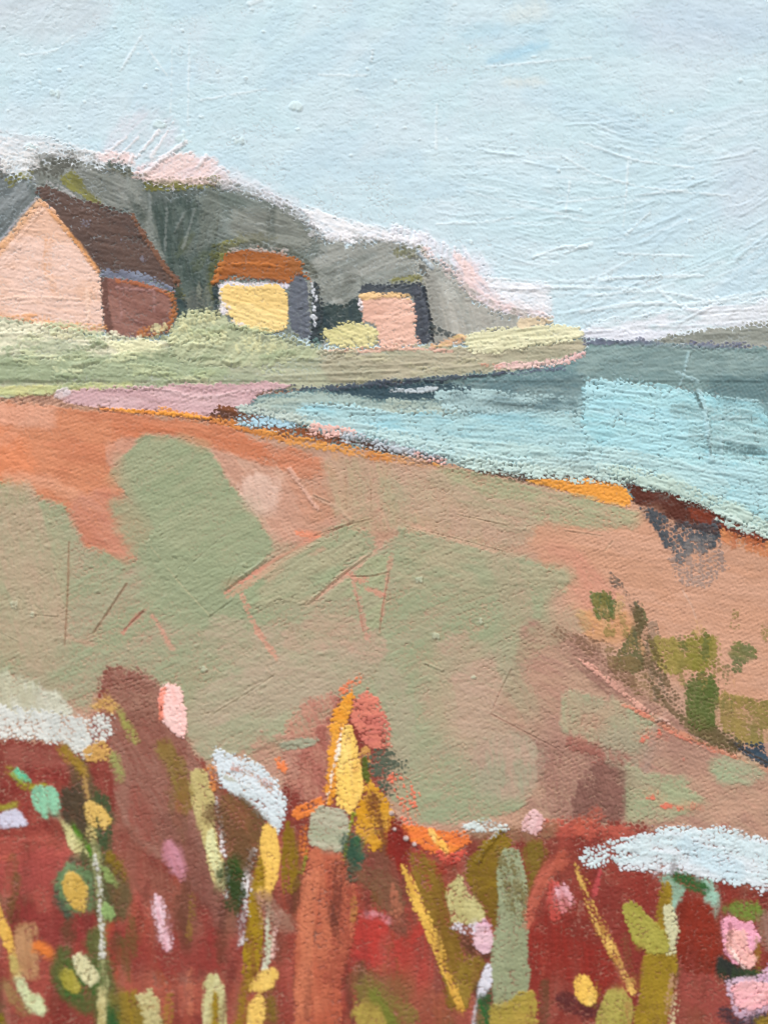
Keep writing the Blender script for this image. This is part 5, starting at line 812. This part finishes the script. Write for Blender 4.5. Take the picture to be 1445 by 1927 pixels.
# ------------------------------------------------------------------ what each painted thing is
STRUCTURES = {'sky', 'hill', 'hillside', 'grass_bank', 'sea', 'beach', 'sandy_edge', 'shore_bank', 'sand_strip', 'pool', 'flower_bed'}
THINGS = {   # key: (name, label, category, group)
 'cloud': ('cloud', 'white cloud resting on the dark treetop at the far left, above the pink house', 'cloud', 'clouds along the treetops'),
 'cloud#2': ('cloud', 'salmon pink and lilac cloud above the trees to the right of the brown roof', 'cloud', 'clouds along the treetops'),
 'cloud#3': ('cloud', 'creamy white streak of cloud over the treetop between the two sheds', 'cloud', 'clouds along the treetops'),
 'cloud#4': ('cloud', 'lilac and pink cloud sloping down the end of the tree line to the sea', 'cloud', 'clouds along the treetops'),
 'cloud#5': ('cloud', 'long pale cloud streak on the horizon above the distant hill', 'cloud', 'clouds along the treetops'),
 'tree': ('tree', 'tall dark grey tree between the pink house and the yellow shed', 'tree', 'grey trees behind the houses'),
 'tree#2': ('tree', 'rounded grey tree rising over the orange roof of the yellow shed', 'tree', 'grey trees behind the houses'),
 'tree#3': ('tree', 'light grey bushy tree behind the small pink shed', 'tree', 'grey trees behind the houses'),
 'tree#4': ('tree', 'tan grey tree sloping down at the seaward end of the tree line', 'tree', 'grey trees behind the houses'),
 'tree#5': ('tree', 'grey tree with olive dabs along the top of the brown roof ridge', 'tree', 'grey trees behind the houses'),
 'tree#6': ('tree', 'blue grey tree left of the pink gable at the picture edge', 'tree', 'grey trees behind the houses'),
 'dark_patch': ('dark_patch', 'dark teal patch in the gap between the yellow and pink sheds', 'dark_patch', 'dark patches between the houses'),
 'dark_patch#2': ('dark_patch', 'small dark patch at the right corner of the pink house', 'dark_patch', 'dark patches between the houses'),
 'dark_patch#3': ('dark_patch', 'low dark patch at the foot of the pink shed, seaward side', 'dark_patch', 'dark patches between the houses'),
 'house': ('house', 'big pink house with steep brown roof and brick red side wall', 'house', None),
 'shed': ('shed', 'yellow shed with orange brown roof and slate grey side wall', 'shed', 'small sheds by the shore'),
 'shed#2': ('shed', 'small pink shed with flat slate roof beside the sea', 'shed', 'small sheds by the shore'),
 'shrub': ('shrub', 'wide pale green shrub spreading in front of the yellow shed', 'shrub', 'shrubs'),
 'shrub#2': ('shrub', 'round pale yellow shrub touching the pink shed on its left', 'shrub', 'shrubs'),
 'shrub#3': ('shrub', 'long cream yellow shrub on the tip of the headland', 'shrub', 'shrubs'),
 'shrub#4': ('shrub', 'thin ochre and peach shrub between the pink shed and the headland tip', 'shrub', 'shrubs'),
 'shrub#5': ('shrub', 'small bright green shrub on the peach slope, highest on the right', 'shrub', 'shrubs'),
 'shrub#6': ('shrub', 'tall narrow dark green shrub fading to brown on the right slope', 'shrub', 'shrubs'),
 'shrub#7': ('shrub', 'wide olive yellow shrub in the middle of the peach slope', 'shrub', 'shrubs'),
 'shrub#8': ('shrub', 'little forked green shrub near the right edge of the slope', 'shrub', 'shrubs'),
 'shrub#9': ('shrub', 'block shaped dark green shrub low on the right slope', 'shrub', 'shrubs'),
 'shrub#10': ('shrub', 'broad ochre green shrub just above the dark blue pool', 'shrub', 'shrubs'),
 'shrub#11': ('shrub', 'speckled dark green shrub right of the tall yellow flower', 'shrub', 'shrubs'),
 'rock': ('rock', 'slate grey rock dragged down below the maroon shore bank', 'rock', None),
 'blossom_drift': ('blossom', 'white drift of blossom at the left edge above the red bed', 'blossom', 'white drifts of blossom'),
 'blossom_drift#2': ('blossom', 'arched white blossom bending right above the gold stalk', 'blossom', 'white drifts of blossom'),
 'blossom_drift#3': ('blossom', 'long pale blue white band of blossom at the right edge', 'blossom', 'white drifts of blossom'),
 'blossom_drift#4': ('blossom', 'thin speckled white blossom left of the small pink bloom', 'blossom', 'white drifts of blossom'),
 'tall_yellow_flower': ('flower', 'tall yellow flower with pointed petals in the middle of the bed', 'flower', None),
 'sage_bud': ('leaf', 'small sage leaf pointing left of the tall yellow flower', 'leaf', None),
 'orange_flower': ('flower', 'orange flower with a bright yellow dash, right of the tall yellow flower', 'flower', 'orange flowers'),
 'orange_flower#5': ('flower', 'ragged orange flower just left of the pale sage bud', 'flower', 'orange flowers'),
 'orange_flower#2': ('flower', 'tiny orange flower dab right of the arched white blossom', 'flower', 'orange flowers'),
 'orange_flower#3': ('flower', 'tiny orange dab at the top of the cream stalk', 'flower', 'orange flowers'),
 'orange_flower#4': ('flower', 'tiny orange dab beside the tan leaf, lower left', 'flower', 'orange flowers'),
 'terracotta_blade': ('blade', 'broad terracotta blade rising from the bottom edge under the sage cap', 'leaf blade', None),
 'terracotta_arc': ('blade', 'curved terracotta blade arching right of the sage blade', 'leaf blade', None),
 'sage_cap': ('bud', 'pale sage bud sitting on top of the broad terracotta blade', 'bud', None),
 'olive_blade': ('blade', 'pointed olive blade left of the pale sage bud', 'leaf blade', None),
 'olive_stalk': ('stalk', 'olive green stalk running down beside the gold stalk', 'stalk', None),
 'gold_stalk': ('stalk', 'thick gold yellow stalk under the arched white blossom', 'stalk', 'gold stalks'),
 'gold_stalk#2': ('stalk', 'gold yellow stalk slanting at the lower left edge', 'stalk', 'gold stalks'),
 'white_dotted_line': ('stem', 'pair of white dotted stems either side of the dark green leaf', 'stem', None),
 'pale_leaf': ('leaf', 'whitish green leaf along the right side of the olive stalk', 'leaf', None),
 'pale_leaf#2': ('leaf', 'pale leaf with olive midrib at the bottom edge, left of centre', 'leaf', None),
 'pale_leaf#3': ('leaf', 'beige textured leaf at the bottom edge right of the dark green leaf', 'leaf', None),
 'gold_petal': ('petal', 'slanted gold petal across the foot of the olive stalk', 'petal', 'fallen gold petals'),
 'gold_petal#2': ('petal', 'upright gold petal at the bottom edge below the slanted one', 'petal', 'fallen gold petals'),
 'cream_stalk': ('stalk', 'curved cream stalk left of the arched white blossom', 'stalk', None),
 'olive_smear': ('leaf', 'soft olive leaf just left of the cream stalk', 'leaf', 'olive leaves'),
 'olive_smear#2': ('leaf', 'olive brown leaf at the bottom edge between green and beige leaves', 'leaf', 'olive leaves'),
 'olive_smear#3': ('leaf', 'small olive leaf under the left white blossom drift', 'leaf', 'olive leaves'),
 'olive_smear#4': ('leaf', 'tiny olive leaf in the bottom left corner', 'leaf', 'olive leaves'),
 'leafy_stem': ('plant', 'leafy stem with cream and yellow oval leaves, lower left', 'plant', None),
 'green_leaf': ('leaf', 'dark green leaf at the bottom edge beside the leafy stem', 'leaf', 'green leaves'),
 'green_leaf#2': ('leaf', 'dark green leaf under the white petal beside the sage blade', 'leaf', 'green leaves'),
 'green_leaf#3': ('leaf', 'dull green leaf tip above the olive block near bottom centre', 'leaf', 'green leaves'),
 'green_leaf#4': ('leaf', 'dark green leaf under the long white blossom band at right', 'leaf', 'green leaves'),
 'green_leaf#5': ('leaf', 'light olive pointed leaf at the foot of the forked stem', 'leaf', 'green leaves'),
 'pink_bud': ('flower_bud', 'pale pink oval bud against the green hill on the left', 'flower bud', None),
 'ochre_bud': ('flower_bud', 'blurred ochre bud at the right end of the left white blossom', 'flower bud', 'ochre buds'),
 'ochre_bud#2': ('flower_bud', 'ochre bud with thin stem under the left white blossom', 'flower bud', 'ochre buds'),
 'green_dash': ('leaf', 'slim green leaf left of the pale pink bud', 'leaf', 'slim green leaves'),
 'green_dash#2': ('leaf', 'slim green leaf right of the ochre bud with the stem', 'leaf', 'slim green leaves'),
 'mint_flower': ('flower', 'small bright mint flower at the upper left of the red bed', 'flower', 'mint flowers'),
 'mint_flower#2': ('flower', 'larger round pale mint flower at the left', 'flower', 'mint flowers'),
 'lavender_flower': ('flower', 'pale lavender flower cut by the left edge', 'flower', None),
 'yellow_flower': ('flower', 'soft yellow flower at the top of the leafy stem', 'flower', None),
 'tan_leaf': ('leaf', 'blurred tan leaf above the pale green flower, lower left', 'leaf', None),
 'pale_green_flower': ('flower', 'pale green flower near the bottom left corner', 'flower', None),
 'pink_petal': ('petal', 'mauve pink petal on the brown ground left of the cream stalk', 'petal', 'pink petals'),
 'pink_petal#2': ('petal', 'pinkish white streaked petal below the mauve one', 'petal', 'pink petals'),
 'pink_petal#3': ('petal', 'lilac pink petal against the left side of the sage blade', 'petal', 'pink petals'),
 'crimson_flower': ('flower', 'crimson flower with white beads beside the orange flower', 'flower', None),
 'olive_leaf': ('leaf', 'long dark olive leaf behind the slanting gold blade', 'leaf', 'dark olive leaves'),
 'olive_leaf#2': ('leaf', 'dark olive leaf between the cream petal and the sage blade', 'leaf', 'dark olive leaves'),
 'olive_leaf#3': ('leaf', 'olive leaf right of the top of the sage blade', 'leaf', 'dark olive leaves'),
 'olive_leaf#4': ('leaf', 'short olive brown leaf below the lilac petal', 'leaf', 'dark olive leaves'),
 'gold_blade': ('blade', 'slanting gold blade over the dark olive leaf, bottom centre', 'leaf blade', 'gold grass blades'),
 'gold_blade#2': ('blade', 'speckled gold blade slanting over the dark red ground, right', 'leaf blade', 'gold grass blades'),
 'cream_petal': ('petal', 'olive cream petal with white underside left of the sage blade', 'petal', None),
 'sage_blade': ('blade', 'wide upright sage green blade right of bottom centre', 'leaf blade', None),
 'white_petal': ('petal', 'thin white petal along the lower left of the sage blade', 'petal', None),
 'olive_block': ('leaf', 'square olive leaf at the foot of the sage blade', 'leaf', 'square olive leaves'),
 'olive_block#2': ('leaf', 'square olive leaf at the bottom edge right of the terracotta blade', 'leaf', 'square olive leaves'),
 'olive_block#3': ('leaf', 'olive leaf in the bottom right corner', 'leaf', 'square olive leaves'),
 'pink_bloom': ('flower', 'small round pale pink bloom at the top edge of the red bed', 'flower', 'small pink blooms'),
 'pink_bloom#2': ('flower', 'blurred pink and white bloom inside the terracotta arch', 'flower', 'small pink blooms'),
 'yellow_oval': ('petal', 'bright yellow oval petal on the dark red ground, bottom right', 'petal', None),
 'pink_dash': ('petal', 'thin rose red petal beside the speckled gold blade', 'petal', None),
 'mint_leaf': ('leaf', 'mint green leaf along the top of the forked stem', 'leaf', 'mint leaves'),
 'mint_leaf#2': ('leaf', 'short mint leaf hanging right of the dark red petal top', 'leaf', 'mint leaves'),
 'red_block': ('petal', 'block of dark red petal between forked stem and pink roses', 'petal', None),
 'forked_stem': ('plant', 'olive stem forking into a wide leaf, lower right', 'plant', None),
 'pink_rose': ('flower', 'pink rose with green leaves at the right edge, upper of two', 'flower', 'pink roses'),
 'pink_rose#2': ('flower', 'pink rose with lilac fringe at the right edge, lower of two', 'flower', 'pink roses'),
 'pink_rose#3': ('flower', 'brownish pink rose cut by the right edge', 'flower', 'pink roses'),
}

# ------------------------------------------------------------------ materials: oil paint whose pigment is the colour it was mixed to
_mats = {}
def oil_paint(kind, gloss, grain):
    """colour from the paint's own pigment, fine pigment grain, bristle scratches and a satin oil surface from nodes"""
    if kind in _mats: return _mats[kind]
    m = bpy.data.materials.new('oil_paint_' + kind); m.use_nodes = True
    nt = m.node_tree; N = nt.nodes; Lk = nt.links
    bs = N['Principled BSDF']
    at = N.new('ShaderNodeAttribute'); at.attribute_name = 'pigment'
    tc = N.new('ShaderNodeTexCoord')
    n1 = N.new('ShaderNodeTexNoise'); n1.inputs['Scale'].default_value = 900.0; n1.inputs['Detail'].default_value = 3.0
    n2 = N.new('ShaderNodeTexNoise'); n2.inputs['Scale'].default_value = 60.0; n2.inputs['Detail'].default_value = 4.0
    Lk.new(tc.outputs['Object'], n1.inputs['Vector']); Lk.new(tc.outputs['Object'], n2.inputs['Vector'])
    mr = N.new('ShaderNodeMapRange'); mr.inputs['To Min'].default_value = 1 - grain; mr.inputs['To Max'].default_value = 1 + grain
    mr.inputs['From Min'].default_value = .3; mr.inputs['From Max'].default_value = .7
    Lk.new(n1.outputs['Fac'], mr.inputs['Value'])
    mul = N.new('ShaderNodeVectorMath'); mul.operation = 'SCALE'
    Lk.new(at.outputs['Color'], mul.inputs[0]); Lk.new(mr.outputs['Result'], mul.inputs['Scale'])
    Lk.new(mul.outputs['Vector'], bs.inputs['Base Color'])
    rr = N.new('ShaderNodeMapRange'); rr.inputs['To Min'].default_value = gloss - .1; rr.inputs['To Max'].default_value = gloss + .12
    Lk.new(n2.outputs['Fac'], rr.inputs['Value']); Lk.new(rr.outputs['Result'], bs.inputs['Roughness'])
    bs.inputs['Specular IOR Level'].default_value = .25
    bp = N.new('ShaderNodeBump'); bp.inputs['Strength'].default_value = .25; bp.inputs['Distance'].default_value = .0003
    Lk.new(n1.outputs['Fac'], bp.inputs['Height']); Lk.new(bp.outputs['Normal'], bs.inputs['Normal'])
    _mats[kind] = m
    return m
def plain(name, col, rough, scale, bump):
    m = bpy.data.materials.new(name); m.use_nodes = True
    nt = m.node_tree; N = nt.nodes; bs = N['Principled BSDF']
    tc = N.new('ShaderNodeTexCoord')
    n = N.new('ShaderNodeTexNoise'); n.inputs['Scale'].default_value = scale; n.inputs['Detail'].default_value = 6
    nt.links.new(tc.outputs['Object'], n.inputs['Vector'])
    r = N.new('ShaderNodeValToRGB'); r.color_ramp.elements[0].position = .3; r.color_ramp.elements[1].position = .7
    r.color_ramp.elements[0].color = [c * .85 for c in col] + [1]; r.color_ramp.elements[1].color = [c * 1.1 for c in col] + [1]
    nt.links.new(n.outputs['Fac'], r.inputs['Fac']); nt.links.new(r.outputs['Color'], bs.inputs['Base Color'])
    bs.inputs['Roughness'].default_value = rough
    b = N.new('ShaderNodeBump'); b.inputs['Strength'].default_value = bump; b.inputs['Distance'].default_value = .004
    nt.links.new(n.outputs['Fac'], b.inputs['Height']); nt.links.new(b.outputs['Normal'], bs.inputs['Normal'])
    return m
MATS = {'sky': ('sky', .5, .02), 'sea': ('sea', .42, .03), 'house': ('wall', .55, .04), 'shed': ('wall', .55, .04), 'tree': ('foliage', .6, .05), 'hillside': ('ground', .55, .035)}

# ------------------------------------------------------------------ paint thickness -> real relief
RELIEF = 1.35
MICRO = noise(X / 4.2, Y / 4.2, 41) * .7 + noise(X / 2.6, Y / 2.6, 43) * .6 + noise((X + Y) / 8.0, (Y - X) / 7.0, 45) * .5 + noise(X / 34.0, Y / 30.0, 47) * .8
GAIN = np.array([1.0, 1.0, 1.0], np.float32)
WEAVE = 1.0
_r = math.radians(-24.0); _u = CX / PX; _v = -(CZ - CANVAS_Z) / PX
_u = _u + 3.0 * noise(X / 40, Y / 40, 51); _v = _v + 3.0 * noise(X / 40, Y / 40, 52)
THREAD = (np.sin((_u * math.cos(_r) + _v * math.sin(_r)) * 2 * math.pi / 7.6) + np.sin((_v * math.cos(_r) - _u * math.sin(_r)) * 2 * math.pi / 7.0)) * .5 * (.5 + noise(X / 60, Y / 60, 53))
H = np.clip(5.0 + .75 * THREAD * np.clip(WT * 1.4, .12, 1) + T * RELIEF + WEAVE * W * WT + MICRO * np.where(OWN == OWNERS.index('sky'), .55, 1.0), 1.0, 30.0)
VX = CX; VY = -H * PX; VZ = CZ
COL = np.concatenate([np.clip(RGB * GAIN, 0.0, .93), np.ones((NY, NX, 1), np.float32)], axis=2)
CELL = OWN[:-1, :-1]

def paint_mesh(name, oid, origin, mat):
    """the raised skin of one load of paint, with side walls down to the canvas"""
    js, is_ = np.nonzero(CELL == oid)
    if len(js) < 6: return None
    a = js * NX + is_
    quads = np.stack([a, a + NX, a + NX + 1, a + 1], axis=1)
    used, inv = np.unique(quads.ravel(), return_inverse=True)
    q = inv.reshape(-1, 4).astype(np.int32)
    vs = np.stack([VX.ravel()[used], VY.ravel()[used], VZ.ravel()[used]], axis=1)
    col = COL.reshape(-1, 4)[used]
    n = len(used)
    e = np.stack([q.ravel(), np.roll(q, -1, axis=1).ravel()], axis=1).astype(np.int64)      # directed edges; those without a twin are the rim
    key = e[:, 0] * n + e[:, 1]; twin = e[:, 1] * n + e[:, 0]
    rim = e[~np.isin(key, twin)]
    if len(rim):
        ru = np.unique(rim.ravel()); pos = {}
        idx = np.full(n, -1, np.int64); idx[ru] = np.arange(len(ru))
        top = vs[ru]; bot = top.copy(); bot[:, 1] = 0.0
        base = n; m = len(ru)
        vs = np.concatenate([vs, top, bot]); col = np.concatenate([col, col[ru], col[ru]])
        r0 = idx[rim[:, 0]] + base; r1 = idx[rim[:, 1]] + base
        q = np.concatenate([q, np.stack([r1, r0, r0 + m, r1 + m], axis=1).astype(np.int32)])
    me = bpy.data.meshes.new(name)
    me.vertices.add(len(vs)); me.vertices.foreach_set('co', (vs - np.array(origin)).astype(np.float32).ravel())
    me.loops.add(len(q) * 4); me.loops.foreach_set('vertex_index', q.ravel().astype(np.int32))
    me.polygons.add(len(q)); me.polygons.foreach_set('loop_start', (np.arange(len(q)) * 4).astype(np.int32))
    me.polygons.foreach_set('use_smooth', np.ones(len(q), bool))
    at = me.color_attributes.new('pigment', 'FLOAT_COLOR', 'POINT')
    at.data.foreach_set('color', col.astype(np.float32).ravel())
    me.update(calc_edges=True)
    me.materials.append(mat)
    return me

def link(name, me, loc=(0, 0, 0), parent=None):
    o = bpy.data.objects.new(name, me)
    o.location = loc
    if parent is not None: o.parent = parent
    scene.collection.objects.link(o)
    return o
def box(name, lo, hi, mat, parent=None):
    x0, y0, z0 = lo; x1, y1, z1 = hi
    me = bpy.data.meshes.new(name)
    me.from_pydata([(x0, y0, z0), (x1, y0, z0), (x1, y1, z0), (x0, y1, z0), (x0, y0, z1), (x1, y0, z1), (x1, y1, z1), (x0, y1, z1)], [],
                   [(0, 3, 2, 1), (4, 5, 6, 7), (0, 1, 5, 4), (1, 2, 6, 5), (2, 3, 7, 6), (3, 0, 4, 7)])
    me.materials.append(mat)
    return link(name, me, parent=parent)

# the wall and ground the canvas stands before, and the canvas itself
x0, x1, z0, z1 = float(CX.min()) , float(CX.max()), float(CZ.min()), float(CZ.max())
ground = box('ground', (-60, -60, -.3), (60, 60, 0), plain('paving', (.42, .40, .37), .85, 3.0, .3)); ground['kind'] = 'structure'
wall = box('wall', (-4, .05, 0.004), (4, .25, 3.2), plain('plaster', (.62, .61, .58), .9, 8.0, .2)); wall['kind'] = 'structure'
canvas = box('canvas', (x0, .0006, z0), (x1, .046, z1), plain('raw_canvas', (.52, .46, .37), .9, 400.0, .3)); canvas['kind'] = 'structure'

groups = {}
for oid, key in enumerate(OWNERS):
    th, _, part = key.partition('/')
    groups.setdefault(th, []).append((oid, part))
for th, parts in groups.items():
    base_name = th.split('#')[0]
    mk = MATS.get(base_name, ('flowers', .5, .04))
    mat = oil_paint(*mk)
    ids = [oid for oid, _ in parts if (CELL == oid).sum() >= 6]
    if not ids: continue
    structure = base_name in STRUCTURES
    if structure: origin = (0.0, 0.0, 0.0)
    else:
        msk = np.isin(OWN, ids)
        origin = (float(VX[msk].mean()), 0.0, float(VZ[msk].min()))
        name, label, cat, grp = THINGS[th]
    live = [(oid, p) for oid, p in parts if oid in ids]
    nm = base_name if structure else name
    root_id = next((oid for oid, p in live if p == ''), None)
    if root_id is None and len(live) == 1: root_id = live[0][0]
    root = link(nm, paint_mesh(nm, root_id, origin, mat) if root_id is not None else None, origin)
    if structure: root['kind'] = 'structure'
    else:
        root['label'] = label; root['category'] = cat
        if grp: root['group'] = grp
    made = {}
    for oid, p in sorted(live, key=lambda q: q[1].count('/')):
        if oid == root_id: made[p] = root; continue
        pn = p.split('/')[-1].split('#')[0]
        made[p] = link(pn, paint_mesh(pn, oid, origin, mat), (0, 0, 0), made.get(p.rpartition('/')[0], root))
